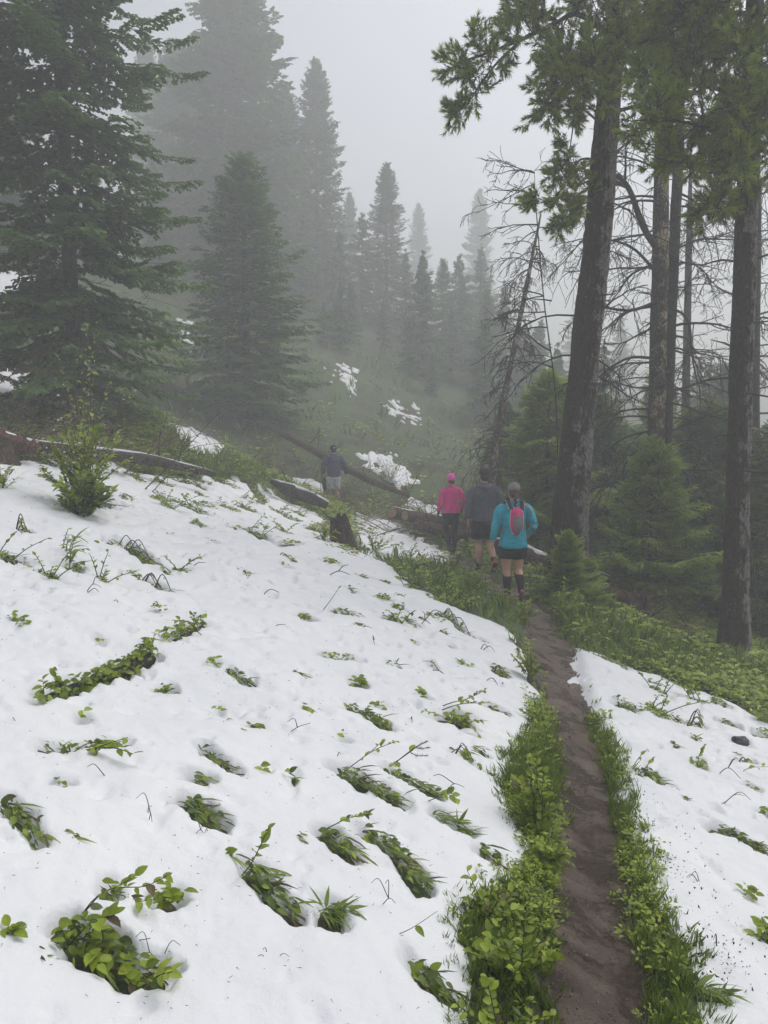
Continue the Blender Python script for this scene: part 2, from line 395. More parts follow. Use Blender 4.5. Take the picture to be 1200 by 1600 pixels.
# (polyline in photo pixels, half width in pixels, kind, label)  -- plants that poke through the snow
CLUMPS = [
    ([(100, 1472), (150, 1500), (188, 1535), (240, 1552)], 32, 'bush', 'big broad-leaved clump in the dark double snow hole, bottom left corner'),
    ([(162, 1402), (180, 1424)], 11, 'mat', 'small dark matted leaves just above the big bottom left snow hole'),
    ([(263, 1418), (266, 1436)], 21, 'herb', 'round leafy tuft in snow just upper right of the big bottom left hole'),
    ([(4, 1274), (35, 1302), (60, 1335)], 15, 'mat', 'long slanting strip of flattened leaves cut by the photo\'s left edge'),
    ([(84, 1245), (104, 1251)], 6, 'sprig', 'pair of small leaves lying over a dark hollow, lower left snow'),
    ([(288, 1274), (314, 1292), (332, 1308)], 19, 'mat', 'fan of narrow flattened leaves alone in the lower left snowfield'),
    ([(300, 1238), (321, 1244)], 11, 'mat', 'small square leaf patch right above the fan of narrow leaves'),
    ([(314, 1189), (340, 1212), (364, 1229)], 8, 'mat', 'thin slanting strip of dry leaves and twig in the middle left snow'),
    ([(66, 1190), (120, 1192), (188, 1182)], 13, 'twig', 'twiggy plant with pointed leaves lying below the half-buried log'),
    ([(118, 1138), (130, 1144)], 8, 'sprig', 'single big leaf under the lower end of the half-buried log'),
    ([(260, 1083), (261, 1087)], 12, 'herb', 'small round dark green leaf tuft beside the half-buried log'),
    ([(332, 1047), (334, 1051)], 7, 'herb', 'tiny round leaf tuft right of the half-buried log\'s upper end'),
    ([(356, 1058), (388, 1076)], 7, 'mat', 'short dark twig with a few leaves right of the half-buried log'),
    ([(384, 1375), (408, 1392), (430, 1428), (462, 1450)], 14, 'mat', 'long bent trail of drooping leaves with an upright leafy twig above'),
    ([(512, 1440), (518, 1456)], 21, 'grass', 'bunch of thin bent grass leaves in the bottom middle snow'),
    ([(505, 1318), (530, 1343), (546, 1366)], 13, 'mat', 'twisted rope of wilted stems ending in leaves, under a leafy twig'),
    ([(564, 1320), (600, 1342), (640, 1374), (655, 1412)], 15, 'mat', 'long ragged strip of brown and green leaves tailing down the snow'),
    ([(535, 1222), (570, 1246), (622, 1272)], 19, 'mat', 'broad mat of big flattened leaves in the centre of the snowfield'),
    ([(604, 1218), (650, 1246), (682, 1262)], 10, 'mat', 'narrow slanting leaf strip right of the broad flattened mat'),
    ([(676, 1290), (708, 1304), (732, 1316)], 12, 'grass', 'yellowish folded grass tuft left of the trail bushes'),
    ([(700, 1184), (724, 1192), (750, 1210)], 5, 'dead', 'bare arched dead twigs half sunk in snow left of the tall trail bush'),
    ([(634, 1526), (660, 1550), (695, 1576)], 14, 'mat', 'dark leaf strip in the bottom snow left of the trail thicket'),
    ([(556, 1070), (564, 1080)], 11, 'herb', 'small tuft with one raised sprig in the middle of the snow slope'),
    ([(506, 1034), (530, 1036), (552, 1036)], 11, 'herb', 'wide two-headed leaf tuft on the upper middle snow slope'),
    ([(470, 974), (480, 978)], 13, 'herb', 'bushy little tuft next to a thin slanting bare twig, upper slope'),
    ([(516, 962), (558, 969)], 6, 'mat', 'low flat brownish tuft beside a thin slanting bare twig'),
    ([(590, 942), (610, 946)], 6, 'herb', 'sprig with paired leaves below the upper snow edge'),
    ([(592, 914), (606, 918)], 8, 'herb', 'dark small tuft nearest the green bank at the upper snow edge'),
    ([(538, 1114), (574, 1126), (602, 1148)], 11, 'mat', 'tapering leaf strip with a dark twig head in the middle snow'),
    ([(655, 1090), (664, 1095)], 8, 'herb', 'little dark tuft left of the wide-spreading leafy branch'),
    ([(695, 1128), (725, 1132)], 14, 'bush', 'leafy clump with long side branches on snow left of the trail'),
    ([(668, 1044), (678, 1050)], 5, 'sprig', 'small bent sprig on the right part of the snow slope'),
    ([(702, 1018), (708, 1024)], 5, 'sprig', 'tiny star-like sprig below the slanting twig line'),
    ([(692, 962), (722, 996), (762, 1012)], 6, 'dead', 'broken line of dark twigs and leaves below the green bank'),
    ([(98, 880), (118, 896)], 9, 'lance', 'drooping plant with long lance leaves on the left snow slope'),
    ([(-6, 872), (20, 880)], 20, 'bush', 'bright leafy tuft cut by the left edge under the sapling slope'),
    ([(168, 850), (200, 858), (242, 888)], 11, 'dead', 'forked grey dead branch lying among leaves below the sapling'),
    ([(102, 790), (135, 792), (172, 790)], 26, 'none', ''),
    ([(236, 772), (280, 788), (320, 806)], 12, 'bush', 'leafy low thicket on the snow right of the sapling'),
    ([(358, 830), (390, 834), (412, 846)], 12, 'bush', 'ragged leafy tuft over a dark gap left of the rotten stump'),
    ([(432, 856), (462, 852)], 9, 'herb', 'leafy tuft between the ragged tuft and the rotten stump'),
    ([(346, 752), (372, 764)], 9, 'herb', 'dark tuft below the long grey log\'s end'),
    ([(392, 756), (412, 784)], 8, 'herb', 'second dark tuft below the long grey log\'s end, nearer the broken log'),
    ([(218, 908), (240, 916), (268, 932)], 6, 'dead', 'thin bare twigs with few leaves under the forked dead branch'),
    ([(1000, 1204), (1030, 1228)], 10, 'mat', 'leafy strip under a budding twig on snow right of the trail'),
    ([(1088, 1196), (1096, 1206)], 11, 'herb', 'upright leafy sprig in the middle of the snow right of the trail'),
    ([(1154, 1158), (1159, 1160)], 11, 'none', ''),
    ([(1120, 1294), (1150, 1306), (1190, 1326)], 14, 'mat', 'long dark leaf mound on the snow by the right edge'),
    ([(1180, 1478), (1215, 1490)], 16, 'bush', 'leafy plant cut by the right edge in the lower snow'),
    ([(962, 1102), (988, 1112)], 13, 'mat', 'drooping grass and leaves at the head of the right snowfield'),
    ([(926, 1024), (975, 1046)], 8, 'mat', 'dark flattened leaf strip at the tip of the right snowfield'),
    ([(1066, 1130), (1102, 1136)], 5, 'dead', 'arched bare twigs over a dark gap in the right snowfield'),
    ([(1120, 1128), (1150, 1140)], 7, 'mat', 'low leaf tuft near the grassy edge of the right snowfield'),
    ([(1184, 1152), (1212, 1160)], 11, 'herb', 'leafy tuft at the right edge beside the dark rock'),
    ([(1150, 1192), (1178, 1200)], 6, 'twig', 'thin twig with dangling leaves right below the dark rock'),
    ([(1190, 1272), (1206, 1282)], 8, 'herb', 'dark leaf tuft at the right edge above the long leaf mound'),
    ([(1026, 1334), (1036, 1340)], 5, 'sprig', 'tiny single leaf on the dirt-speckled snow beside the trail'),
    ([(1010, 1068), (1040, 1078)], 7, 'mat', 'low leaves beside the dark twig line, top of right snowfield'),
    ([(150, 1012), (160, 1016)], 5, 'sprig', 'small twig loop with a leaf above the half-buried log'),
    ([(338, 1112), (342, 1118)], 5, 'sprig', 'little curled sprig alone below the half-buried log\'s upper end'),
    ([(408, 1226), (414, 1230)], 5, 'sprig', 'tiny leaf pair alone in the smooth centre left snow'),
    ([(532, 1166), (540, 1170)], 6, 'sprig', 'small leaf pair left of the tall leafy twig, centre snow'),
    ([(262, 838), (270, 842)], 5, 'sprig', 'low sprig right of the forked dead branch'),
    ([(452, 812), (470, 818)], 7, 'herb', 'leafy tuft just below the broken log'),
    ([(330, 850), (340, 856)], 5, 'sprig', 'small twig poking up left of the ragged tuft'),
    ([(60, 748), (78, 752)], 8, 'herb', 'small tuft on snow left of the flecked sapling'),
    ([(190, 744), (215, 752)], 9, 'herb', 'tuft on snow directly below the long grey log, right of the sapling'),
    ([(280, 750), (312, 760)], 11, 'bush', 'leafy clump below the long grey log\'s right half'),
    ([(300, 820), (322, 828)], 7, 'herb', 'tuft below the low thicket, right of the sapling slope'),
    ([(425, 800), (446, 808)], 9, 'bush', 'leafy clump left of the short broken log\'s lower side'),
    ([(478, 826), (498, 834)], 9, 'bush', 'leafy clump between the broken log and the rotten stump'),
    ([(372, 790), (396, 800)], 9, 'bush', 'leafy clump on snow in front of the short broken log\'s ragged end'),
    ([(505, 880), (525, 884)], 7, 'herb', 'tuft on snow under the rotten stump'),
    ([(560, 905), (575, 910)], 6, 'herb', 'tuft at the snow\'s upper right rim under the stump'),
    ([(440, 890), (452, 896)], 5, 'sprig', 'thin sprig in the middle of the upper snow'),
    ([(25, 828), (45, 836)], 6, 'dead', 'thin dead stems on snow left of the lance-leaved plant'),
    ([(640, 1010), (652, 1016)], 5, 'sprig', 'bent little sprig in the middle right snow slope'),
    ([(768, 1045), (790, 1060)], 7, 'twig', 'dark leafy twig at the snow rim beside the knee-high bush'),
    ([(760, 1110), (785, 1120)], 8, 'mat', 'leaf strip at the snow rim above the tall trail bush'),
    ([(735, 1180), (760, 1190)], 6, 'mat', 'small leaf strip on snow left of the tall trail bush'),
    ([(745, 1340), (775, 1355)], 9, 'mat', 'dark matted stems on snow left of the low spreading bush'),
    ([(1045, 1120), (1060, 1128)], 6, 'mat', 'small leaf mat in the upper middle of the right snowfield'),
    ([(1110, 1098), (1135, 1112)], 6, 'mat', 'leaf mat along the grassy top of the right snowfield'),
    ([(1165, 1232), (1180, 1240)], 6, 'sprig', 'dangling sprig on the right snow above the long leaf mound'),
    ([(1085, 1560), (1130, 1572)], 8, 'grass', 'grass tongue reaching over the snow at the bottom right'),
]
HOLES = []
for P, hw, kind, lab in CLUMPS:
    W = unproj(P)
    wid = hw * W[:, 1].mean() / FPX * 1.45
    HOLES.append((W, wid, kind, lab))
LOG_A = unproj([(70, 1104), (150, 1062), (232, 1032), (326, 982)])     # the half-buried log's line
HOLES.append((unproj([(80, 1098), (118, 1088), (150, 1070), (228, 1036)]), 30 * 3.6 / FPX, 'none', ''))
HOLES.append((unproj([(265, 1012), (312, 990)]), 16 * 4.4 / FPX, 'none', ''))

PATH_L = unproj([(800, 940), (822, 950), (834, 970), (838, 1000), (848, 1050), (860, 1100), (872, 1150), (880, 1200), (882, 1300), (872, 1400), (862, 1500), (855, 1610), (850, 1800), (840, 2100)])
PATH_R = unproj([(826, 938), (852, 952), (860, 970), (880, 1000), (896, 1050), (913, 1100), (930, 1150), (946, 1200), (966, 1300), (980, 1400), (1000, 1500), (1016, 1610), (1050, 1800), (1120, 2100)])
PATH_C = (PATH_L + PATH_R)[:, :2] / 2
PATH_H = np.hypot(*(PATH_L - PATH_R)[:, :2].T) / 2 * np.interp(((PATH_L + PATH_R) / 2)[:, 1], [2, 3.2, 8, 9], [1.0, .93, .92, .97])
# on ahead, under the walkers, the trail goes on narrower
ahead = np.array([(xp(y), y) for y in (12.2, 13.4, 15, 16.6, 18, 20, 22, 24.5)])
PATH_C = np.vstack([ahead[::-1], PATH_C]); PATH_H = np.r_[np.full(len(ahead), .13), PATH_H]
PATH_C = np.vstack([PATH_C, (PATH_C[-1][0] - .1, -1.5), (PATH_C[-1][0] - .1, -8)]); PATH_H = np.r_[PATH_H, .2, .2]

def path_sd(x, y):
    """signed distance to the trail's edge, positive on the trail"""
    best = np.full(x.shape, -1e9)
    for i in range(len(PATH_C) - 1):
        d, t = seg_dist(x, y, PATH_C[i], PATH_C[i + 1])
        best = np.maximum(best, PATH_H[i] * (1 - t) + PATH_H[i + 1] * t - d)
    return best

def snow_t(x, y):
    """snow depth above the ground; negative where there is none"""
    x = np.asarray(x, float); y = np.asarray(y, float)
    dist = np.maximum(1.5, y)
    e = np.clip(dist / 6.0, 0.35, 3.0)
    n1 = fbm(x / 0.22, y / 0.30, 3, 4) ; n2 = fbm(x / 0.9, y / 1.2, 5, 3)
    best = np.full(x.shape, -1.0)
    for W, H, patch in SNOW_W:
        lo = W.min(0) - 1.0; hi = W.max(0) + 1.0
        m = (x > lo[0]) & (x < hi[0]) & (y > lo[1]) & (y < hi[1])
        if not m.any(): continue
        sdv = poly_sd(x[m], y[m], W)
        s = sdv + n1[m] * (0.07 + patch * 0.7) * np.clip(e[m], .5, 1.5) + n2[m] * (0.08 + patch * 0.3) * np.clip(e[m], .4, 1.5) - patch * 0.35 + (patch * 0.6 * fbm(x[m] / .5, y[m] / .5, 9, 3) if patch > .2 else 0)
        # the upper rim of the big field thins out among the plants
        if H == .048: s = s + (n2[m] * .55 + n1[m] * .30 - .12) * np.clip((y[m] - 8.5) / 4, 0, 1)
        t = np.where(s > 0, H * (1 - np.exp(-s / (0.05 if patch else 0.11))), s * 0.6)
        best[m] = np.maximum(best[m], t)
    return best

def hole_cut(x, y, t):
    n1 = fbm(x / 0.055, y / 0.065, 11, 3, .45); n2 = fbm(x / .18, y / .2, 12, 2)
    for W, wid, kind, lab in HOLES:
        lo = W.min(0) - wid - .3; hi = W.max(0) + wid + .3
        m = (x > lo[0]) & (x < hi[0]) & (y > lo[1]) & (y < hi[1])
        if not m.any(): continue
        d = np.full(m.sum(), 1e9); xm, ym = x[m], y[m]
        for i in range(len(W) - 1):
            dd, tt = seg_dist(xm, ym, W[i], W[i + 1])
            d = np.minimum(d, dd)
        s = d - wid * (0.74 + 0.55 * n1[m] + .45 * n2[m])
        lip = np.where(s > 0, 0.08 * (1 - np.exp(-s / 0.034)), s * 1.2)
        t[m] = np.minimum(t[m], np.where(s > 0.25, 1e3, lip))
    return t

def ground_z(x, y):
    x = np.asarray(x, float); y = np.asarray(y, float)
    z = base_h(x, y)
    z = z + 0.05 * fbm(x / 1.3, y / 1.3, 21, 3) + 0.012 * fbm(x / .16, y / .16, 22, 3)
    p = path_sd(x, y)
    z = z - 0.055 * np.clip((p + .10) / .13, 0, 1) ** 1.5
    return z

def fan(cols, rows, t0, t1, y0, y1, apex=-1.6, straight=False):
    yy = np.geomspace(y0 - apex, y1 - apex, rows) + apex
    tt = np.linspace(t0, t1, cols)
    X = tt[None] * (yy - apex)[:, None]; Yv = np.broadcast_to(yy[:, None], X.shape)
    return X, Yv
def grid_quads(r, c):
    i = np.arange(r - 1)[:, None]; j = np.arange(c - 1)[None]
    return np.stack([i * c + j, i * c + j + 1, (i + 1) * c + j + 1, (i + 1) * c + j], -1).reshape(-1, 4)

# ------------------------------------------------------------------ ground
def ground_material():
    m, nt, b = new_mat('forest_floor')
    v = coords(nt)
    a = noise(nt, 0.9, 5, 0.65, v); c = noise(nt, 14, 4, 0.7, v)
    green = ramp(nt, [(0.25, (.035, .055, .018)), (0.6, (.07, .11, .03)), (0.85, (.10, .13, .045))], c)
    soil = ramp(nt, [(0.3, (.022, .016, .011)), (0.7, (.07, .05, .034))], c)
    f = ramp(nt, [(0.36, (0, 0, 0)), (0.56, (1, 1, 1))], a)
    nt.links.new(mixc(nt, soil, green, f), b.inputs['Base Color'])
    b.inputs['Roughness'].default_value = 0.9
    bump(nt, b, c, 0.8, 0.03)
    return m
M_ground = ground_material()
gy = np.concatenate([np.linspace(-60, -2, 22), np.geomspace(3.2, 40, 220) - 4.0 + 0.0, np.linspace(37, 130, 50)])
gy = np.unique(np.round(gy, 4))
gx = np.concatenate([np.linspace(-110, -14, 40), np.linspace(-13.4, -3.2, 70), np.linspace(-3.1, 5.4, 150), np.linspace(5.55, 14, 60), np.linspace(15, 110, 40)])
GX, GY = np.meshgrid(gx, gy)
GZ = ground_z(GX, GY)
GZ0 = GZ.copy()
def gz(x, y):
    """ground height at one point, read off the grid"""
    j = min(len(gx) - 2, max(0, int(np.searchsorted(gx, x)) - 1)); i = min(len(gy) - 2, max(0, int(np.searchsorted(gy, y)) - 1))
    fx = (x - gx[j]) / (gx[j + 1] - gx[j]); fy = (y - gy[i]) / (gy[i + 1] - gy[i])
    return float((GZ0[i, j] * (1 - fx) + GZ0[i, j + 1] * fx) * (1 - fy) + (GZ0[i + 1, j] * (1 - fx) + GZ0[i + 1, j + 1] * fx) * fy)
tg = snow_t(GX, GY)
GZ = GZ - np.where(tg > .03, 0.012, 0) - 0.06 * np.clip((path_sd(GX, GY) + .02) / .08, 0, 1)
ground = mk('ground', np.stack([GX, GY, GZ], -1), grid_quads(len(gy), len(gx)), M_ground, smooth=True)
tag(ground, 'green and brown forest floor of the sloping hillside', 'ground', kind='structure')

# ------------------------------------------------------------------ snow
def snow_material():
    m, nt, b = new_mat('snow')
    v = coords(nt)
    g = noise(nt, 260, 3, 0.7, v); w = noise(nt, 1.1, 4, 0.6, v); f = noise(nt, 34, 4, 0.6, v)
    nt.links.new(ramp(nt, [(0.3, (.72, .735, .765)), (0.7, (.79, .797, .815))], w), b.inputs['Base Color'])
    b.inputs['Roughness'].default_value = 0.62
    b.inputs['Specular IOR Level'].default_value = 0.25
    h = mathn(nt, 'ADD', mathn(nt, 'MULTIPLY', f, 0.8), mathn(nt, 'MULTIPLY', g, 0.25))
    bump(nt, b, h, 0.5, 0.016)
    return m
M_snow = snow_material()
def snow_sheet(cols, rows, t0, t1, y0, y1, name):
    X, Yv = fan(cols, rows, t0, t1, y0, y1)
    t = snow_t(X, Yv)
    t = hole_cut(X, Yv, t)
    # drifts and the ridges of pressed-down plants, running down the slope
    ux = X * 0.80 - Yv * 0.60; uy = X * 0.60 + Yv * 0.80
    lump = 0.022 * fbm(X / .8, Yv / .8, 31, 3) + 0.013 * fbm(ux / .42, uy / .13, 33, 3) + 0.013 * fbm(X / .13, Yv / .13, 35, 4, .6)
    dimp = fbm(X / .10, Yv / .10, 37, 2); lump = lump - 0.032 * np.clip(dimp - .34, 0, 1) * 2.0
    lump = lump * np.clip(np.maximum(Yv, 1.5) / 3.0, .7, 1.6)
    t2 = t + np.clip(t / .05, 0, 1) * lump
    Z = ground_z(X, Yv) + t2
    Q = grid_quads(*X.shape)
    keep = (t.ravel()[Q] > -0.012).any(1)
    Q = Q[keep]
    used = np.unique(Q); re = np.full(X.size, -1); re[used] = np.arange(len(used))
    V = np.stack([X, Yv, Z], -1).reshape(-1, 3)[used]
    return V, re[Q]
V, Q = snow_sheet(590, 590, -0.72, 0.72, 1.0, 44.0, 'snow')
snow = mk('snow', V, Q, M_snow, smooth=True)
tag(snow, 'fresh wet snow lying in sheets and patches on the slope', 'snow', kind='stuff')

# ------------------------------------------------------------------ trail
def mud_material():
    m, nt, b = new_mat('wet_mud')
    v = coords(nt)
    a = noise(nt, 3.2, 6, 0.7, v, .6); c = noise(nt, 38, 6, 0.75, v); d = noise(nt, 150, 4, 0.75, v)
    dark = ramp(nt, [(0.3, (.036, .026, .019)), (0.7, (.140, .102, .080))], c)
    lite = ramp(nt, [(0.3, (.140, .100, .078)), (0.75, (.310, .235, .192))], d)
    nt.links.new(mixc(nt, dark, lite, ramp(nt, [(0.42, (0, 0, 0)), (0.60, (1, 1, 1))], a)), b.inputs['Base Color'])
    nt.links.new(ramp(nt, [(0.40, (.10, .10, .10)), (0.60, (.52, .52, .52))], a), b.inputs['Roughness'])
    b.inputs['Specular IOR Level'].default_value = 0.5
    h = mathn(nt, 'ADD', mathn(nt, 'MULTIPLY', c, 1.0), mathn(nt, 'MULTIPLY', d, .45))
    bump(nt, b, h, 1.0, 0.030)
    return m
M_mud = mud_material()
order = np.argsort(PATH_C[:, 1])
pc = PATH_C[order]; ph = PATH_H[order]
keepi = [0]
for i in range(1, len(pc)):
    if pc[i, 1] - pc[keepi[-1], 1] > .12: keepi.append(i)
pc = pc[keepi]; ph = ph[keepi]
sy = np.concatenate([np.linspace(-7, 1.2, 30), np.geomspace(1.25, 24, 520)])
cx = np.interp(sy, pc[:, 1], pc[:, 0]); chh = np.interp(sy, pc[:, 1], ph)
k = np.ones(9) / 9; cx[5:-5] = np.convolve(cx, k, 'same')[5:-5]
uu = np.linspace(-1.45, 1.45, 64)
X = cx[:, None] + uu[None] * chh[:, None]; Yv = np.broadcast_to(sy[:, None], X.shape)
g = ground_z(X, Yv)
edge = np.abs(uu)[None] - 0.98 - 0.34 * fbm(X / .16, Yv / .16, 41, 4)
Z = g + 0.008 - np.clip(edge, 0, 1) * 0.22 + 0.012 * fbm(X / .10, Yv / .14, 43, 4) + 0.006 * fbm(X / .025, Yv / .025, 44, 2) - .012 * (1 - np.clip(np.abs(uu), 0, 1)[None] ** 2)
path = mk('path', np.stack([X, Yv, Z], -1), grid_quads(*X.shape), M_mud, smooth=True)
tag(path, 'narrow wet brown mud trail', 'path', kind='structure')
# ------------------------------------------------------------------ tree materials
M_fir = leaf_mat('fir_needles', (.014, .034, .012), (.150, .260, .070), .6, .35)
M_fir_olive = leaf_mat('olive_fir_needles', (.024, .030, .012), (.150, .160, .055), .6, .3)
M_fir_young = leaf_mat('young_fir_needles', (.026, .056, .010), (.330, .440, .075), .6, .4)
M_fir_mid = leaf_mat('mid_fir_needles', (.016, .036, .011), (.170, .250, .060), .6, .3)
M_pine = leaf_mat('pine_needles', (.040, .080, .006), (.400, .500, .030), .5, .5)

def bark_material(name, dark, mid, pale, pale_at=0.55, side=(0, 0, 0), vs=9.0, rough=.9, bd=.03):
    m, nt, b = new_mat(name)
    v = coords(nt, 'Object', (1, 1, .38))
    plates = nt.nodes.new('ShaderNodeTexVoronoi'); plates.feature = 'DISTANCE_TO_EDGE'; plates.inputs['Scale'].default_value = vs * 3.2
    n1 = noise(nt, vs * 2.2, 5, .65, v); n2 = noise(nt, 2.6, 5, .7, coords(nt)); n3 = noise(nt, 38, 4, .7, v)
    dv = nt.nodes.new('ShaderNodeMixRGB'); dv.inputs[0].default_value = .12
    nt.links.new(v, dv.inputs[1])
    tn = nt.nodes.new('ShaderNodeTexNoise'); tn.inputs['Scale'].default_value = 7; nt.links.new(v, tn.inputs['Vector']); nt.links.new(tn.outputs['Color'], dv.inputs[2])
    nt.links.new(dv.outputs[0], plates.inputs['Vector'])
    base = ramp(nt, [(.25, dark), (.7, mid)], n1)
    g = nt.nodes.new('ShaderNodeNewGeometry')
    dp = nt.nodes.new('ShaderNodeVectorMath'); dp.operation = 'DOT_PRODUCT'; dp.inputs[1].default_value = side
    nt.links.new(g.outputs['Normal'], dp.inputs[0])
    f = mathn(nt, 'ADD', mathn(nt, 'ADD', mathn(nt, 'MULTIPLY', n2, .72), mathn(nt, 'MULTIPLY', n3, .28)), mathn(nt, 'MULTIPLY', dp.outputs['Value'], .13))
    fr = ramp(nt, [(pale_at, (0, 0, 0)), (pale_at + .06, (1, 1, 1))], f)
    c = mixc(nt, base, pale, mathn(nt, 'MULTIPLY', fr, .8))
    crack = ramp(nt, [(0.0, (.25, .25, .25)), (.14, (1, 1, 1))], plates.outputs['Distance'])
    nt.links.new(mixc(nt, c, crack, 1.0, 'MULTIPLY'), b.inputs['Base Color'])
    b.inputs['Roughness'].default_value = rough
    h = mathn(nt, 'ADD', mathn(nt, 'MULTIPLY', n1, .5), mathn(nt, 'MINIMUM', mathn(nt, 'MULTIPLY', plates.outputs['Distance'], 3.0), .7))
    bump(nt, b, h, .8, bd)
    return m
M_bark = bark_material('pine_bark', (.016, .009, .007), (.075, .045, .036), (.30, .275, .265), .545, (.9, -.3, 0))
M_bark_dark = bark_material('fir_bark', (.030, .026, .023), (.085, .075, .068), (.16, .155, .15), .60)
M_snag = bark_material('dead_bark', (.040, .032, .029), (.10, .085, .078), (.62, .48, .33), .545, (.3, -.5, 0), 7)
M_dead = plain('dead_wood', (.040, .032, .029), .85, 30, .4, .4, 5)
M_twig = plain('woody_stem', (.048, .034, .024), .7, 60, .3, .4, 20)

# ------------------------------------------------------------------ conifer foliage
def strips(P0, P1, w, N):
    """narrow needle-covered twigs: bent lozenges from P0 to P1"""
    D = P1 - P0
    S = np.cross(D, N); S /= np.linalg.norm(S, axis=1)[:, None] + 1e-9
    Mid = P0 + D * .42 + N * (w * .35)[:, None]
    a = Mid + S * w[:, None]; b = Mid - S * w[:, None]
    n = len(P0)
    V = np.stack([P0, a, P1, b], 1).reshape(-1, 3)
    i = np.arange(n)[:, None] * 4
    T = np.concatenate([i + [[0, 1, 3]], i + [[1, 2, 3]]])
    return V, T

def branch_template(L, seed, sec=.09, ter=.075, w=.024, up=0.0, lush=1.0):
    r = np.random.default_rng(seed)
    P0, P1, W, N, TI = [], [], [], [], []
    def axis(x):
        u = x / L
        return np.array([x, .06 * L * math.sin(u * 3 + seed), (0.10 - .30 * u + .20 * u ** 3) * L * .8 + up * u * L * .25])
    xs = np.arange(.12 * L, L, sec)
    for i, x in enumerate(xs):
        for sgn in (-1, 1):
            if r.random() < .10: continue
            u = x / L
            p = axis(x + r.normal(0, .02))
            l = (min(.42 * L, .62) * (1 - u) ** .65 * r.uniform(.7, 1.15) + .09)
            if u < .25: l *= .5 + 2 * u
            ang = r.normal(math.radians(52), .15) * sgn
            d = np.array([math.cos(ang), math.sin(ang), r.normal(-.10, .12)]); d /= np.linalg.norm(d)
            e = p + d * l + np.array([0, 0, -.18 * l * l])
            k = max(2, int(l / ter))
            q0 = p
            for j in range(k):
                f0, f1 = j / k, (j + 1) / k
                a = p + (e - p) * f0; b_ = p + (e - p) * f1
                nrm = np.array([r.normal(0, .3), r.normal(0, .3), 1.0]); nrm /= np.linalg.norm(nrm)
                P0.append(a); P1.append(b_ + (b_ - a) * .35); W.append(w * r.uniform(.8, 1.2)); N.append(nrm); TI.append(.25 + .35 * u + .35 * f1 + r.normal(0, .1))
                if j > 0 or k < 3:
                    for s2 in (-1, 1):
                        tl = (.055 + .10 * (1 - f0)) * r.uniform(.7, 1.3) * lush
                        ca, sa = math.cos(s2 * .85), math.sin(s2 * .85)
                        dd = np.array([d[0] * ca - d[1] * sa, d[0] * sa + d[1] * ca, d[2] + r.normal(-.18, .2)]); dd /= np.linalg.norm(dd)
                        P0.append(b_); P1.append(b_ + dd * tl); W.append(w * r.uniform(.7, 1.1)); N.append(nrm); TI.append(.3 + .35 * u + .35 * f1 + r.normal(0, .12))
    # the leader of the branch
    k = max(3, int(L / .16))
    for j in range(k):
        a, b_ = axis(L * j / k), axis(L * (j + 1) / k * 1.02)
        P0.append(a); P1.append(b_); W.append(w * (.45 if j < k * .3 else .9)); N.append(np.array([0, 0, 1.0])); TI.append(.2 + .5 * j / k)
    V, T = strips(np.array(P0), np.array(P1), np.array(W), np.array(N))
    return V, T, np.repeat(np.clip(TI, 0, 1), 4)

def conifer(H, Rm, z0, p, step, per, seed, up=0.0, lush=1.0, w=.024, lean=(0, 0), top_tilt=38, low_tilt=-14, skip=.08, sec=.09, ter=.075, jag=.22):
    """crown mesh arrays of one spruce or fir standing at the origin"""
    r = np.random.default_rng(seed)
    tmpl = {}
    for cls, L in (('l', max(1.0, Rm)), ('m', max(.6, Rm * .55)), ('s', max(.3, Rm * .25))):
        tmpl[cls] = (L, [branch_template(L, seed * 31 + i * 7 + ord(cls), sec, ter, w, up, lush) for i in range(4)])
    mb = MB()
    z = z0
    while z < H - .12:
        t = (z - z0) / (H - z0)
        Lw = Rm * (1 - t) ** p * (1 + .0 * t) + .10
        n = max(3, int(per * (0.7 + .3 * (1 - t))))
        a0 = r.uniform(0, 6.28); wl = r.uniform(1 - jag, 1 + jag * .6)
        for i in range(n):
            if r.random() < skip: continue
            L = Lw * wl * r.uniform(.68, 1.12)
            if t < .10: L *= .75 + 2.5 * t
            cls = 'l' if L > Rm * .72 else ('m' if L > Rm * .36 else 's')
            L0, tl = tmpl[cls]; V, T, ti = tl[r.integers(4)]
            s = L / L0
            tilt = math.radians(low_tilt + (top_tilt - low_tilt) * t ** 1.6 + r.normal(0, 6))
            az = a0 + i * 6.283 / n + r.normal(0, .18)
            ct, st = math.cos(tilt), math.sin(tilt); ca, sa = math.cos(az), math.sin(az)
            A = np.array([[ca, -sa, 0], [sa, ca, 0], [0, 0, 1]]) @ np.array([[ct, 0, -st], [0, 1, 0], [st, 0, ct]])
            roll = r.normal(0, .15); A = A @ np.array([[1, 0, 0], [0, math.cos(roll), -math.sin(roll)], [0, math.sin(roll), math.cos(roll)]])
            zz = z + r.normal(0, step * .3)
            mb.add((V * s) @ A.T + np.array([lean[0] * zz, lean[1] * zz, zz]), T, tint=np.clip(ti + r.normal(0, .12), 0, 1))
        z += step * (0.75 + .5 * r.random()) * (1.0 - .45 * t)
    # the leader
    V, T = strips(np.array([[0, 0, H - .35], [0, 0, H - .35], [0, 0, H - .2]]), np.array([[0, 0, H], [.05, 0, H - .05], [-.04, .03, H + .05]]), np.array([.03, .03, .025]), np.array([[1.0, 0, 0], [0, 1, 0], [.7, .7, 0]]))
    mb.add(V, T, tint=.7)
    return mb

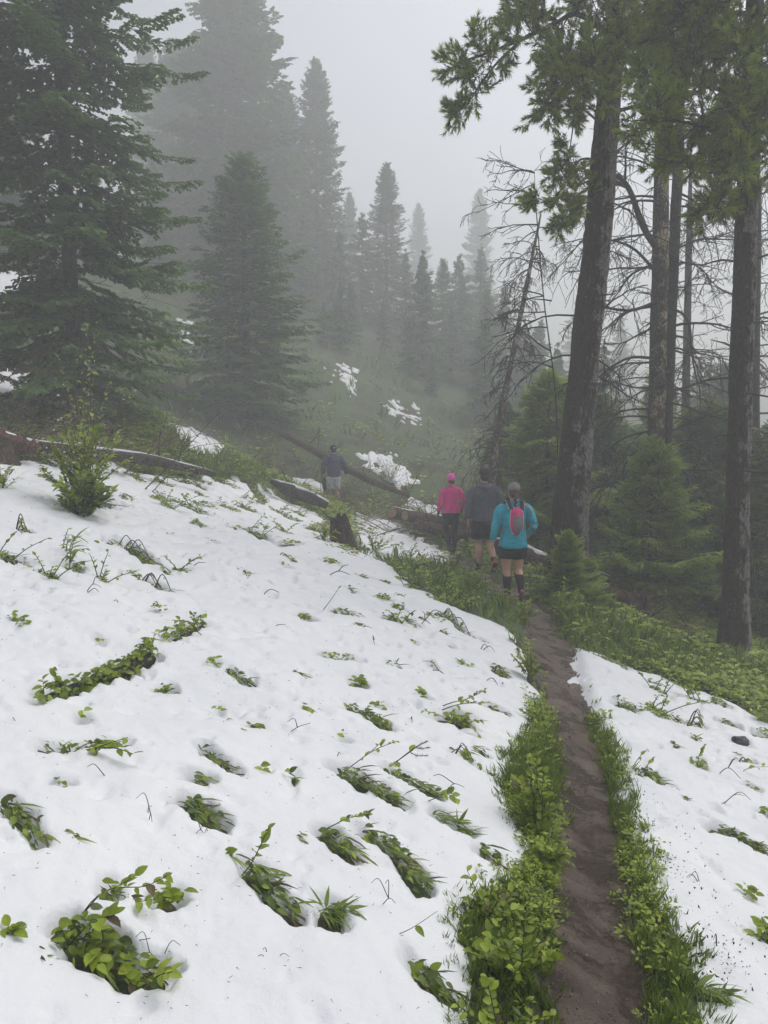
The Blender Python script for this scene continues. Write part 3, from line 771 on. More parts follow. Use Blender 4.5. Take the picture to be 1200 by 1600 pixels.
def trunk_arrays(P, rad, sides=16, n=40, seed=0, rough=.06, flare=True, plates=0.0):
    Q = spline(P, n); rr = np.interp(np.linspace(0, 1, n), np.linspace(0, 1, len(rad)), rad)
    L = np.linalg.norm(np.diff(Q, axis=0), axis=1).sum()
    zz = np.linspace(0, L, n)[:, None]; aa = np.linspace(0, 2 * np.pi, sides, endpoint=False)[None]
    wob = 1 + rough * fbm(np.cos(aa) * 2.2 + 9 + zz * 0, np.sin(aa) * 2.2 + zz * 1.6, seed, 3) + rough * .6 * fbm(np.cos(aa) * 7 + 20 + zz * 0, np.sin(aa) * 7 + zz * 2.5, seed + 5, 2)
    if plates: wob = wob - plates * np.clip(.30 - np.abs(fbm(np.cos(aa) * 9 + np.sin(zz * 2) * .3, np.sin(aa) * 9 + zz * 3.0, seed + 9, 3)), 0, 1) * 3 + .02 * fbm(np.cos(aa) * 18 + zz * 2, np.sin(aa) * 18 + zz * 9, seed + 11, 2)
    return tube_arrays(Q, rr, sides, True, wob)

def bare_branch(mb, p, d, L, r, depth, rs, sag=.5, curl=.35, twigs=5, minr=.0022):
    n = 4 + int(3 * min(1, L))
    P = [np.array(p, float)]; d = np.array(d, float); d /= np.linalg.norm(d)
    for i in range(n):
        d = d + rs.normal(0, curl * .42, 3) + np.array([0, 0, -sag * .16 + (.10 * sag * i / n)])
        d /= np.linalg.norm(d)
        P.append(P[-1] + d * L / n)
    P = np.array(P)
    V, T, Q = tube_arrays(P, np.linspace(r, max(minr, r * .35), len(P)), 6 if r > .02 else (4 if r > .006 else 3), False)
    mb.add(V, T, Q, tint=.5)
    if depth > 0:
        k = max(1, int(twigs * (.6 + .8 * rs.random())))
        for j in range(k):
            f = rs.uniform(.22, 1.0); i = min(len(P) - 2, int(f * (len(P) - 1)))
            q = P[i] + (P[i + 1] - P[i]) * rs.random()
            dd = (P[i + 1] - P[i]); dd /= np.linalg.norm(dd)
            dd = dd + rs.normal(0, .62, 3)
            bare_branch(mb, q, dd, L * rs.uniform(.28, .55), max(minr, r * .45), depth - 1, rs, sag, curl * 1.15, twigs * .8, minr)

def tree_thing(name, label, base, trunk, crown, trunk_mat, crown_mat, H, r0, cat='tree', group=None, lean=(0, 0), rz=0.0, scale=1.0, deads=0, seed=0, dead_to=.45, dead_len=.9):
    t = empty(name, base, rz); t.scale = (scale,) * 3
    tag(t, label, cat, group)
    return t

def add_conifer(label, px, py, Y, mesh_key, H, rz, name='spruce_tree', group='conifers on the foggy slope', width=1.0, sink=.15, cat='tree', top=None):
    """a copy of a conifer prototype, its root at the ground seen at a photo pixel column and a distance ahead"""
    P = at(px, py, Y); z = gz(P[0], P[1])
    src = PROTO[mesh_key]
    if top is not None:                    # tall enough to reach the height seen
        H = at(px, top, Y)[2] - z + sink
    s = H / src['H']
    t = empty(name, (P[0], P[1], z - sink), rz); t.scale = (s * width, s * width, s)
    tag(t, label, cat, group)
    for nm, me in [('trunk', src['trunk']), ('crown', src['crown'])] + [('bare_branch', m) for m in (src.get('dead_branches', []) if Y < 34 else [])]:
        o = bpy.data.objects.new(nm, me); COL.objects.link(o); o.parent = t
        if nm == 'crown' and 'crown_mat' in src:
            o.material_slots[0].link = 'OBJECT'; o.material_slots[0].material = src['crown_mat']
    return t

PROTO = {}
def proto(key, H, mb, mat, r0, bark, lean=(0, 0), deads=0, z0=0.0, seed=0, dlen=.8):
    c = mb.build('crown', mat); me = c.data; bpy.data.objects.remove(c)
    P = [(0, 0, -.3), (0, 0, .1), (lean[0] * H * .5, lean[1] * H * .5, H * .5), (lean[0] * H, lean[1] * H, H * .985)]
    V, T, Q = trunk_arrays(P, [r0 * 1.35, r0, r0 * .55, .012], 12, 36, seed, .07)
    o = mk('trunk', V, [T, Q], bark, smooth=True); tm = o.data; bpy.data.objects.remove(o)
    d = dict(H=H, crown=me, trunk=tm)
    if deads:
        rs = np.random.default_rng(seed + 77); d['dead_branches'] = []
        for i in range(deads):
            m2 = MB(); z = rs.uniform(.25, max(.6, z0 * 1.9 + H * .16)); a = rs.uniform(0, 6.28)
            bare_branch(m2, (0, 0, z), (math.cos(a), math.sin(a), rs.uniform(-.2, .25)), dlen * rs.uniform(.5, 1.2), .012, 1, rs, .35, .25, 5, .004)
            o = m2.build('bare_branch', M_dead); d['dead_branches'].append(o.data); bpy.data.objects.remove(o)
    PROTO[key] = d

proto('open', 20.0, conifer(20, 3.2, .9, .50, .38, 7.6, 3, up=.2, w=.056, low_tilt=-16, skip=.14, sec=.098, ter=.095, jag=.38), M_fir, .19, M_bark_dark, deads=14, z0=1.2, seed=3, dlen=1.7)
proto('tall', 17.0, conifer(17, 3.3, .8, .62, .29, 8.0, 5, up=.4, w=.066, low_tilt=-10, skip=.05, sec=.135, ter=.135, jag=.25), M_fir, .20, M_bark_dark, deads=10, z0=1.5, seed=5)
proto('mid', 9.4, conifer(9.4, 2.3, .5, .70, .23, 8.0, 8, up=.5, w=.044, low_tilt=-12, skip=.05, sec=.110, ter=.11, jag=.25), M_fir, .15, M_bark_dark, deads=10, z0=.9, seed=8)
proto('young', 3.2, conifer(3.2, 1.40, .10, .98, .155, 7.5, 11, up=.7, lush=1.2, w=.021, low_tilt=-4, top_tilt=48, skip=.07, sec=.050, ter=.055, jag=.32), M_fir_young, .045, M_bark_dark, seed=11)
# olive and deep-green variants share the shapes
for k, src, mat in (('open_olive', 'open', M_fir_olive), ('young_dark', 'young', M_fir_mid), ('mid_young', 'mid', M_fir_young)):
    d = dict(PROTO[src]); d['crown_mat'] = mat; PROTO[k] = d

G1 = 'conifers on the foggy slope'
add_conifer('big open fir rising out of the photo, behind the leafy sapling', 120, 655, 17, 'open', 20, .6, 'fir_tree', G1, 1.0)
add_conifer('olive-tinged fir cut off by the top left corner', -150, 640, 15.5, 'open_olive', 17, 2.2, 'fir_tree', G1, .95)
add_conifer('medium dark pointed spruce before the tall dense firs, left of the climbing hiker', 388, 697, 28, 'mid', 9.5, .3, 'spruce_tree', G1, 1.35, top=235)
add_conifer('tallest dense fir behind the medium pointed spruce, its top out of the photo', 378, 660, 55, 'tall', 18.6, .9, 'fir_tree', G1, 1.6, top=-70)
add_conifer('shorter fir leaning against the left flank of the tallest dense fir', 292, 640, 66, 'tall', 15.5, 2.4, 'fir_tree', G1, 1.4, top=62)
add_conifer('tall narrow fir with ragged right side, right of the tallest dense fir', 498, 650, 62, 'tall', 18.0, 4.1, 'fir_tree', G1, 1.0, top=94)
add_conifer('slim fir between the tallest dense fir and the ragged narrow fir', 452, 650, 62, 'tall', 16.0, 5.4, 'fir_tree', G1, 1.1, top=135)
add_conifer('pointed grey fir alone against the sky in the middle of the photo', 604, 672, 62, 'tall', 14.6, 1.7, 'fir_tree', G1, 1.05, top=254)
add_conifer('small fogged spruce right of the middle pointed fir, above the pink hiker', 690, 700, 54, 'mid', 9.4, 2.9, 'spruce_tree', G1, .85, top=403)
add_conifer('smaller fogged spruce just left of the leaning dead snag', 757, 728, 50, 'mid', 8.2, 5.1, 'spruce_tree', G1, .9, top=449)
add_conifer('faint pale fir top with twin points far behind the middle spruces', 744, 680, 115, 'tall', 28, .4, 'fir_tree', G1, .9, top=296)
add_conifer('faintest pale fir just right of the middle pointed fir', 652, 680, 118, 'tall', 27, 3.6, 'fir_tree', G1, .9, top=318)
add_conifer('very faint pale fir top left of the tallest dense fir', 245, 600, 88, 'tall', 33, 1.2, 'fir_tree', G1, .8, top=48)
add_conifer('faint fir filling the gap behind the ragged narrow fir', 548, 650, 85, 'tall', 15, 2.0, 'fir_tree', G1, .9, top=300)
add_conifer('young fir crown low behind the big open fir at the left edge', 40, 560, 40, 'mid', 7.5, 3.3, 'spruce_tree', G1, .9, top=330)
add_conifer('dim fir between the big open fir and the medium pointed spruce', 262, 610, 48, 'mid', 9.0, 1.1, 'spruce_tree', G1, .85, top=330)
add_conifer('lush bright young spruce below the peeling dead trunks, right of the big pine', 1012, 935, 14, 'young', 3.1, .2, 'spruce_tree', G1)
add_conifer('dark young spruce right behind the teal-jacketed hiker, left of the big pine', 852, 845, 18, 'young', 4.1, 1.4, 'spruce_tree', G1, 1.05)
add_conifer('dark young spruce hidden mostly behind the big pine trunk', 930, 870, 18.5, 'young_dark', 4.0, 2.6, 'spruce_tree', G1, 1.1)
add_conifer('dim small spruce directly above the dark-hooded hiker', 790, 790, 22, 'young_dark', 3.6, .9, 'spruce_tree', G1, 1.0)
add_conifer('dark spruce between the bright young spruce and the grey right pine trunk', 1096, 940, 17, 'young_dark', 4.8, 4.4, 'spruce_tree', G1, 1.15)
add_conifer('dark spruce at the right edge behind the grey right pine trunk', 1195, 980, 14.5, 'young_dark', 4.4, 5.2, 'spruce_tree', G1, 1.1)
add_conifer('deep green spruce far down behind the bright young spruce', 1020, 860, 23, 'mid_young', 6.2, 3.0, 'spruce_tree', G1, 1.0)
add_conifer('dim spruce far down the slope between the two pines', 1120, 850, 26, 'mid', 7.2, .7, 'spruce_tree', G1, 1.1)
add_conifer('dim spruce low behind the bright young spruce\'s left side', 958, 880, 20, 'young_dark', 3.8, .1, 'spruce_tree', G1, 1.2)
add_conifer('tiny yellow-green spruce at the foot of the big pine', 884, 945, 11.1, 'young', 1.15, 1.9, 'spruce_tree', G1, 1.05, .05)
add_conifer('tiny spruce seedling below the trunk of the big pine, on its path side', 915, 948, 11.4, 'young', .75, .4, 'spruce_tree', G1, 1.3, .05)

# ------------------------------------------------------------------ the wood behind, read as one mass
def fill_forest():
    r = np.random.default_rng(91)
    tm = []
    for s in range(3):
        mb = conifer(9, 2.1, .3, .72, .55, 6.0, 60 + s, w=.23, sec=.48, ter=.60, skip=.03, up=.4, lush=2.2)
        V, T, ti = mb.arrays(); V, T, ti = V, T, ti
        P = [(0, 0, -.4), (0, 0, 4.5), (0, 0, 8.8)]
        v2, t2, q2 = tube_arrays(np.array(P), [.14, .09, .02], 6, False)
        tm.append((np.vstack([V, v2]), np.vstack([T, q2[:, [0, 1, 2]] + len(V), q2[:, [0, 2, 3]] + len(V)]), np.r_[ti, np.zeros(len(v2))]))
    mb = MB()
    spots = []
    for i in range(8): spots.append((r.uniform(-60, 34), r.uniform(80, 115), r.uniform(8, 12)))
    for i in range(11): spots.append((r.uniform(8.5, 24), r.uniform(24, 46), r.uniform(5, 8)))
    for i in range(8): spots.append((r.uniform(-26, -14), r.uniform(24, 44), r.uniform(7, 12)))
    for i in range(7): spots.append((r.uniform(4.8, 11), r.uniform(38, 56), r.uniform(4.5, 6.5)))
    def behind(px, top, Y):
        P = at(px, top, Y); h = P[2] - gz(P[0], P[1])
        if h > 2: spots.append((P[0], P[1], h))
    for i in range(5): behind(r.uniform(425, 840), r.uniform(380, 480), r.uniform(40, 66))
    for q in [(470, 330, 58), (530, 360, 56), (566, 330, 64), (634, 390, 60), (662, 420, 56), (722, 430, 56), (788, 440, 54), (820, 500, 48), (548, 440, 50), (706, 480, 50), (598, 470, 52), (640, 500, 48), (760, 520, 44), (505, 470, 46), (580, 540, 44), (675, 550, 44)]: behind(*q)
    for i in range(9): behind(r.uniform(130, 420), r.uniform(230, 420), r.uniform(44, 66))
    for i in range(8): behind(r.uniform(900, 1260), r.uniform(600, 690), r.uniform(24, 36))
    for x, y, h in spots:
        V, T, ti = tm[r.integers(3)]; s = h / 9.0; a = r.uniform(0, 6.28)
        A = np.array([[math.cos(a), -math.sin(a), 0], [math.sin(a), math.cos(a), 0], [0, 0, 1]])
        mb.add((V * s) @ A.T + np.array([x, y, gz(x, y)]), T, tint=ti)
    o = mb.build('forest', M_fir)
    tag(o, 'dim mass of conifers fading into the fog behind everything', 'forest', kind='stuff')
fill_forest()
# ------------------------------------------------------------------ pines
def tuft_template(seed, n=32, L=.12, nl=.066):
    """a shoot's brush of needles along +x"""
    r = np.random.default_rng(seed); V = []; T = []
    for i in range(n):
        x = L * (r.random() ** .7); a = r.uniform(0, 6.28); el = r.normal(1.0, .25) * (1.0 - .55 * x / L)
        d = np.array([math.cos(el), math.sin(el) * math.cos(a), math.sin(el) * math.sin(a)])
        s = np.cross(d, r.normal(0, 1, 3)); s /= np.linalg.norm(s)
        p = np.array([x, 0, 0]); l = nl * r.uniform(.8, 1.2)
        V += [p + s * .0058, p - s * .0058, p + d * l]; T.append((3 * i, 3 * i + 1, 3 * i + 2))
    return np.array(V), np.array(T)
TUFTS = [tuft_template(i) for i in range(6)]
def frame_to(d, r):
    d = d / np.linalg.norm(d); u = np.cross(d, r.normal(0, 1, 3)); u /= np.linalg.norm(u); w = np.cross(d, u)
    return np.stack([d, u, w], 1)

def pine_limb(limbs, fol, P, r0, rs, nsub=9, sub=.6, ends=True, tscale=1.0, bare=.25):
    """a limb through points P; twigs leave it and carry tufts"""
    Q = spline(P, 14)
    V, T, F = tube_arrays(Q, np.linspace(r0, r0 * .25, len(Q)), 7, True); limbs.add(V, T, F, tint=.5)
    for j in range(nsub):
        f = bare + (1 - bare) * (j + rs.random()) / nsub; i = min(len(Q) - 2, int(f * (len(Q) - 1)))
        q = Q[i]; d = Q[i + 1] - Q[i]; d /= np.linalg.norm(d)
        dd = d * .7 + rs.normal(0, .65, 3) + np.array([0, 0, -.12]); dd /= np.linalg.norm(dd)
        twig(limbs, fol, q, dd, sub * rs.uniform(.5, 1.15) * (1.1 - .35 * f), r0 * .3, rs, 2, tscale)
    if ends: twig(limbs, fol, Q[-1], Q[-1] - Q[-2], sub * .5, r0 * .25, rs, 1, tscale)

def twig(limbs, fol, p, d, L, r, rs, depth, ts):
    n = 5; P = [p]; d = d / np.linalg.norm(d)
    for i in range(n):
        d = d + rs.normal(0, .16, 3) + np.array([0, 0, .05]); d /= np.linalg.norm(d); P.append(P[-1] + d * L / n)
    P = np.array(P)
    V, T, Q = tube_arrays(P, np.linspace(max(.004, r), .0035, n + 1), 3, False); limbs.add(V, T, Q, tint=.5)
    k = max(2, int(L / .078))
    for j in range(k):
        f = .35 + .65 * (j + 1) / k; x = f * n; i = min(n - 1, int(x)); q = P[i] + (P[min(n, i + 1)] - P[i]) * (x - i)
        dd = P[min(n, i + 1)] - P[i]; dd = dd / (np.linalg.norm(dd) + 1e-9) + (rs.normal(0, .55, 3) if j < k - 1 else 0)
        V, T = TUFTS[rs.integers(6)]
        fol.add((V * ts * rs.uniform(.75, 1.15)) @ frame_to(dd, rs).T + q, T, tint=np.clip(.50 + rs.normal(0, .28) + .15 * (j == k - 1), 0, 1))
    if depth > 0:
        for j in range(3 if depth > 1 else 2):
            f = rs.uniform(.3, .9); i = min(n - 1, int(f * n)); dd = P[i + 1] - P[i]; dd = dd / np.linalg.norm(dd) + rs.normal(0, .6, 3)
            twig(limbs, fol, P[i], dd, L * rs.uniform(.4, .62), r * .6, rs, depth - 1, ts)

def pix(P):
    return np.array([at(*p) for p in P])

def pine_tree(label, trunk_px, rad, limbs_px, seed, extra, stubs, bare_n):
    base = at(*trunk_px[0]); bz = gz(base[0], base[1]); base = np.array([base[0], base[1], min(base[2], bz)])
    t = empty('pine_tree', base); tag(t, label, 'tree', 'large pines')
    T3 = pix(trunk_px); T3[0, 2] = base[2] - .25
    loc = T3 - base
    V, T, Q = trunk_arrays(loc, rad, 56, 300, seed, .10, True, .10)
    tr = mk('trunk', V, [T, Q], M_bark, t, smooth=True)
    rs = np.random.default_rng(seed)
    limbs, fol = MB(), MB()
    for P, r0, ns, sub in limbs_px:
        pine_limb(limbs, fol, pix(P) - base, r0, rs, ns, sub, tscale=1.25)
    S = spline(loc, 60)
    for z0, z1, n, L in extra:                         # the crown above what the photo frames
        for i in range(n):
            k = int(np.interp(rs.uniform(z0, z1), S[:, 2], np.arange(60))); p = S[k]; a = rs.uniform(0, 6.28)
            d = np.array([math.cos(a), math.sin(a), .25]); q = [p, p + d * L * .5 + [0, 0, -.05], p + d * L + [0, 0, .05]]
            pine_limb(limbs, fol, q, .035, rs, 7, .55, tscale=1.4)
    lb = limbs.build('limbs', M_bark_dark, t); lb['kind'] = 'stuff'
    cr = fol.build('crown', M_pine, t)
    for (px, py, Y, L, r, dx, dz) in stubs:            # snapped-off branch stubs
        m = MB(); p = at(px, py, Y) - base
        bare_branch(m, p, (dx, -.2, dz), L, r, 0, rs, .2, .2); m.build('branch_stub', M_dead, t)
    for i in range(bare_n[0]):
        m = MB(); k = int(np.interp(rs.uniform(*bare_n[1]), S[:, 2], np.arange(60))); a = rs.uniform(0, 6.28)
        bare_branch(m, S[k], (math.cos(a), math.sin(a), rs.uniform(-.1, .35)), rs.uniform(.8, 1.8), .017, 2, rs, .7, .35, 5, .0042)
        m.build('bare_branch', M_dead, t)
    return t

Y1 = 12.5
c = Y1 / FPX
pine_tree('big leaning pine with lichen-grey trunk right behind the teal-jacketed hiker',
          [(884, 905, Y1), (890, 830, Y1), (900, 700, Y1), (914, 560, Y1), (926, 440, Y1), (938, 320, Y1), (948, 190, Y1), (957, 90, Y1), (964, 0, Y1), (974, -140, Y1), (986, -330, Y1)],
          [42 * c, 28 * c, 25 * c, 23 * c, 21 * c, 19.5 * c, 18 * c, 16 * c, 14 * c, 10 * c, 5 * c],
          [([(958, 60, 12.5), (905, 22, 12.2), (872, 34, 12), (815, 62, 11.7), (752, 86, 11.5), (722, 96, 11.4)], .045, 12, .50),
           ([(815, 62, 11.7), (775, 100, 11.5), (745, 140, 11.4), (722, 178, 11.3)], .02, 7, .36),
           ([(872, 34, 12), (830, 10, 11.9), (790, -5, 11.8)], .025, 8, .42),
           ([(955, 90, 12.4), (918, 80, 12.0), (888, 95, 11.7), (860, 110, 11.5)], .035, 12, .55),
           ([(952, 120, 12.4), (950, 90, 11.9), (930, 110, 11.5), (905, 120, 11.2)], .03, 14, .55),
           ([(950, 150, 12.4), (915, 140, 12.0), (880, 150, 11.8), (850, 165, 11.7)], .03, 11, .48),
           ([(946, 200, 12.4), (905, 170, 12.2), (893, 215, 12.1), (888, 265, 12.1)], .018, 6, .35),
           ([(940, 250, 12.4), (905, 250, 12.2), (885, 285, 12.1), (862, 312, 12.0), (838, 318, 12.0)], .018, 8, .34),
           ([(936, 300, 12.4), (900, 320, 12.2), (880, 350, 12.1)], .015, 6, .32),
           ([(958, 100, 12.5), (1000, 85, 12.7), (1045, 88, 12.9)], .05, 9, .5),
           ([(948, 178, 12.5), (985, 168, 12.6), (1020, 158, 12.8), (1050, 170, 12.8)], .035, 8, .5),
           ([(962, 30, 12.5), (1000, 30, 12.3), (1040, 20, 12.2)], .03, 10, .55),
           ([(964, 10, 12.5), (935, -5, 12.2), (900, -15, 12)], .03, 9, .5)],
          21, [(9.0, 12.5, 12, 1.4)],
          [(900, 575, 12.4, .35, .02, 1, .05), (905, 470, 12.4, .55, .022, 1, .2), (862, 470, 12.4, .5, .012, -1, .3), (905, 665, 12.3, .18, .016, 1, .05)],
          (9, (3.0, 6.4)))
Y2 = 11.0
c = Y2 / FPX
pine_tree('straight dark pine with pale streaked trunk near the right edge',
          [(1146, 1032, Y2), (1149, 930, Y2), (1153, 780, Y2), (1157, 620, Y2), (1162, 470, Y2), (1167, 330, Y2), (1172, 190, Y2), (1178, 50, Y2), (1186, -140, Y2), (1194, -360, Y2)],
          [31 * c, 20 * c, 18 * c, 17 * c, 16.5 * c, 16 * c, 15 * c, 13 * c, 9 * c, 5 * c],
          [([(1170, 230, 11), (1120, 205, 10.6), (1065, 190, 10.3), (1000, 188, 10.1)], .035, 13, .5),
           ([(1168, 290, 11), (1120, 262, 10.6), (1075, 255, 10.4), (1035, 250, 10.3)], .03, 11, .46),
           ([(1166, 330, 11), (1140, 300, 10.7), (1122, 320, 10.5), (1112, 345, 10.4)], .018, 8, .34),
           ([(1172, 160, 11), (1125, 140, 10.8), (1070, 130, 10.6), (1010, 120, 10.5)], .035, 12, .5),
           ([(1174, 110, 11), (1120, 85, 10.9), (1070, 60, 10.8), (1030, 50, 10.8)], .03, 11, .5),
           ([(1176, 60, 11), (1130, 35, 10.6), (1085, 20, 10.4), (1050, 0, 10.3)], .03, 11, .5),
           ([(1172, 200, 11), (1195, 170, 10.6), (1215, 160, 10.3)], .03, 10, .48),
           ([(1170, 260, 11), (1190, 235, 10.7), (1215, 240, 10.5)], .025, 9, .42),
           ([(1172, 90, 11), (1180, 80, 10.4), (1150, 70, 10.0)], .03, 13, .5),
           ([(1172, 150, 11), (1165, 150, 10.4), (1140, 165, 10.0)], .03, 13, .5),
           ([(1170, 240, 11), (1160, 235, 10.5), (1150, 250, 10.1)], .025, 11, .42),
           ([(1178, 20, 11), (1195, 10, 10.7), (1220, -10, 10.5)], .03, 10, .5)],
          22, [(8.0, 11.5, 12, 1.4)],
          [(1140, 540, 10.9, .30, .014, -1, .6), (1140, 680, 10.9, .3, .01, -1, .1), (1170, 690, 10.9, .35, .012, 1, .0), (1170, 505, 10.9, .5, .014, 1, .25), (1170, 870, 10.9, .4, .01, 1, .15)],
          (7, (1.6, 5.8)))

# ------------------------------------------------------------------ dead trees
def dead_tree(name, label, trunk_px, rad, mat, seed, limbs_px, n, zr, L, twigs=5, sag=.7, r0=.016, cat='dead tree', az=None):
    base = at(*trunk_px[0]); t = empty(name, base); tag(t, label, cat, 'dead standing trees')
    loc = pix(trunk_px) - base
    g = gz(base[0], base[1]) - base[2] - .2
    if g < 0: loc = np.vstack([[0, 0, g], loc]); rad = [rad[0] * 1.15] + list(rad)
    V, T, Q = trunk_arrays(loc, rad, 14, 70, seed, .08)
    mk('trunk', V, [T, Q], mat, t, smooth=True)
    rs = np.random.default_rng(seed)
    for P, r in limbs_px:
        m = MB(); Q3 = spline(pix(P) - base, 12)
        V, T, Q = tube_arrays(Q3, np.linspace(r, r * .4, 12), 7, True); m.add(V, T, Q)
        for j in range(5):
            i = rs.integers(3, 11); bare_branch(m, Q3[i], Q3[min(11, i + 1)] - Q3[i - 1] + rs.normal(0, .12, 3), rs.uniform(.5, 1.1), r * .42, 2, rs, sag, .35, twigs, .0042)
        m.build('bare_branch', M_dead, t)
    S = spline(loc, 60)
    for i in range(n):
        m = MB(); z = zr[0] + (zr[1] - zr[0]) * (i + rs.random()) / n
        k = int(np.interp(z, S[:, 2], np.arange(60))); a = rs.uniform(0, 6.28) if az is None else rs.normal(az[i % len(az)], .6)
        bare_branch(m, S[k], (math.cos(a), math.sin(a), rs.uniform(.0, .5)), L * rs.uniform(.55, 1.2), 1.45 * r0 * rs.uniform(.7, 1.3), 2, rs, sag, .33, twigs, .0046)
        m.build('bare_branch', M_dead, t)
    return t
c = 15 / FPX
dead_tree('dead_tree', 'dead trunk with peeling pale bark between the two pines', [(1022, 880, 15), (1024, 720, 15), (1029, 520, 15), (1032, 380, 15), (1034, 250, 15), (1037, 60, 15)],
          [14 * c, 13 * c, 12.5 * c, 12 * c, 11 * c, 6 * c], M_snag, 31,
          [([(1028, 390, 15), (1005, 355, 14.7), (985, 300, 14.5), (968, 278, 14.4), (940, 268, 14.3)], .07),
           ([(1030, 470, 15), (985, 485, 14.6), (935, 478, 14.3), (905, 470, 14.2)], .035),
           ([(1026, 560, 15), (980, 560, 14.5), (935, 590, 14.2), (905, 625, 14.1)], .03),
           ([(1026, 640, 15), (985, 640, 14.6), (945, 655, 14.3), (925, 690, 14.2)], .025),
           ([(1030, 430, 15), (985, 385, 14.8), (930, 372, 14.7), (905, 378, 14.6)], .03)],
          30, (1.4, 8.2), 1.5, 6, .8, az=(math.pi, math.pi * 1.1, -.3, 4.2, 2.4))
dead_tree('dead_tree', 'thin dark dead trunk pressed close to the peeling one on its right', [(1036, 880, 15.2), (1040, 720, 15.2), (1047, 520, 15.2), (1055, 350, 15.2), (1062, 200, 15.2), (1068, 20, 15.2)],
          [10 * c, 9.5 * c, 9 * c, 8 * c, 7 * c, 3 * c], M_bark_dark, 32,
          [([(1047, 480, 15.2), (1075, 500, 14.9), (1082, 560, 14.7), (1090, 600, 14.6)], .028), ([(1058, 300, 15.2), (1090, 320, 14.9), (1100, 370, 14.8)], .025)],
          26, (1.2, 8.4), 1.4, 6, .8, az=(0, .4, -.5, 2.7, 4.6))
c = 22 / FPX
dead_tree('dead_tree', 'slender pale dead pole farther back, right of the twin dead trunks', [(1068, 860, 22), (1072, 600, 22), (1076, 400, 22), (1079, 260, 22)], [7 * c, 6 * c, 5 * c, 2 * c], M_bark_dark, 33, [],
          22, (2.0, 9.5), 1.3, 5, .5, .012)
c = 16 / FPX
dead_tree('dead_tree', 'fine-twigged dead tree filling the space behind the straight right pine', [(1178, 880, 16), (1180, 600, 16), (1184, 380, 16), (1188, 280, 16)], [8 * c, 7 * c, 5 * c, 2 * c], M_bark_dark, 34, [],
          34, (1.6, 7.8), 1.7, 7, .5, .012)
c = 20 / FPX
dead_tree('dead_tree', 'thin dead snag leaning right with drooping twigs, left of the big pine', [(766, 770, 20), (780, 660, 20), (800, 560, 20), (822, 450, 20), (836, 380, 20), (845, 335, 20)],
          [6 * c, 5 * c, 4.2 * c, 3.4 * c, 2.4 * c, 1.2 * c], M_snag, 35, [],
          54, (.8, 6.6), .8, 7, 1.8, .012)
dead_tree('dead_tree', 'dead sapling with sparse twigs reaching out left of the big pine\'s trunk', [(872, 800, 14), (868, 620, 14), (850, 470, 14), (838, 330, 14), (835, 270, 14)],
          [.013, .012, .011, .008, .004], M_dead, 36, [], 16, (2.6, 6.6), 1.0, 5, .5, .009, az=(math.pi, 2.6, 3.6))

# ------------------------------------------------------------------ logs, stumps, slash
M_log = bark_material('log_bark', (.035, .026, .022), (.11, .085, .072), (.24, .22, .20), .60)
M_logred = bark_material('rotten_red_wood', (.045, .022, .014), (.20, .085, .045), (.16, .11, .08), .60)
M_logbrown = bark_material('brown_log', (.055, .034, .024), (.17, .110, .080), (.26, .20, .16), .62)
M_logblack = bark_material('wet_black_log', (.010, .008, .007), (.045, .036, .031), (.12, .11, .10), .60, vs=22, bd=.006)
M_cut = plain('cut_wood', (.30, .20, .13), .8, 60, .4, .35, 18)
M_rot = bark_material('rotten_stump_wood', (.014, .008, .006), (.095, .050, .033), (.22, .16, .13), .60, vs=6)

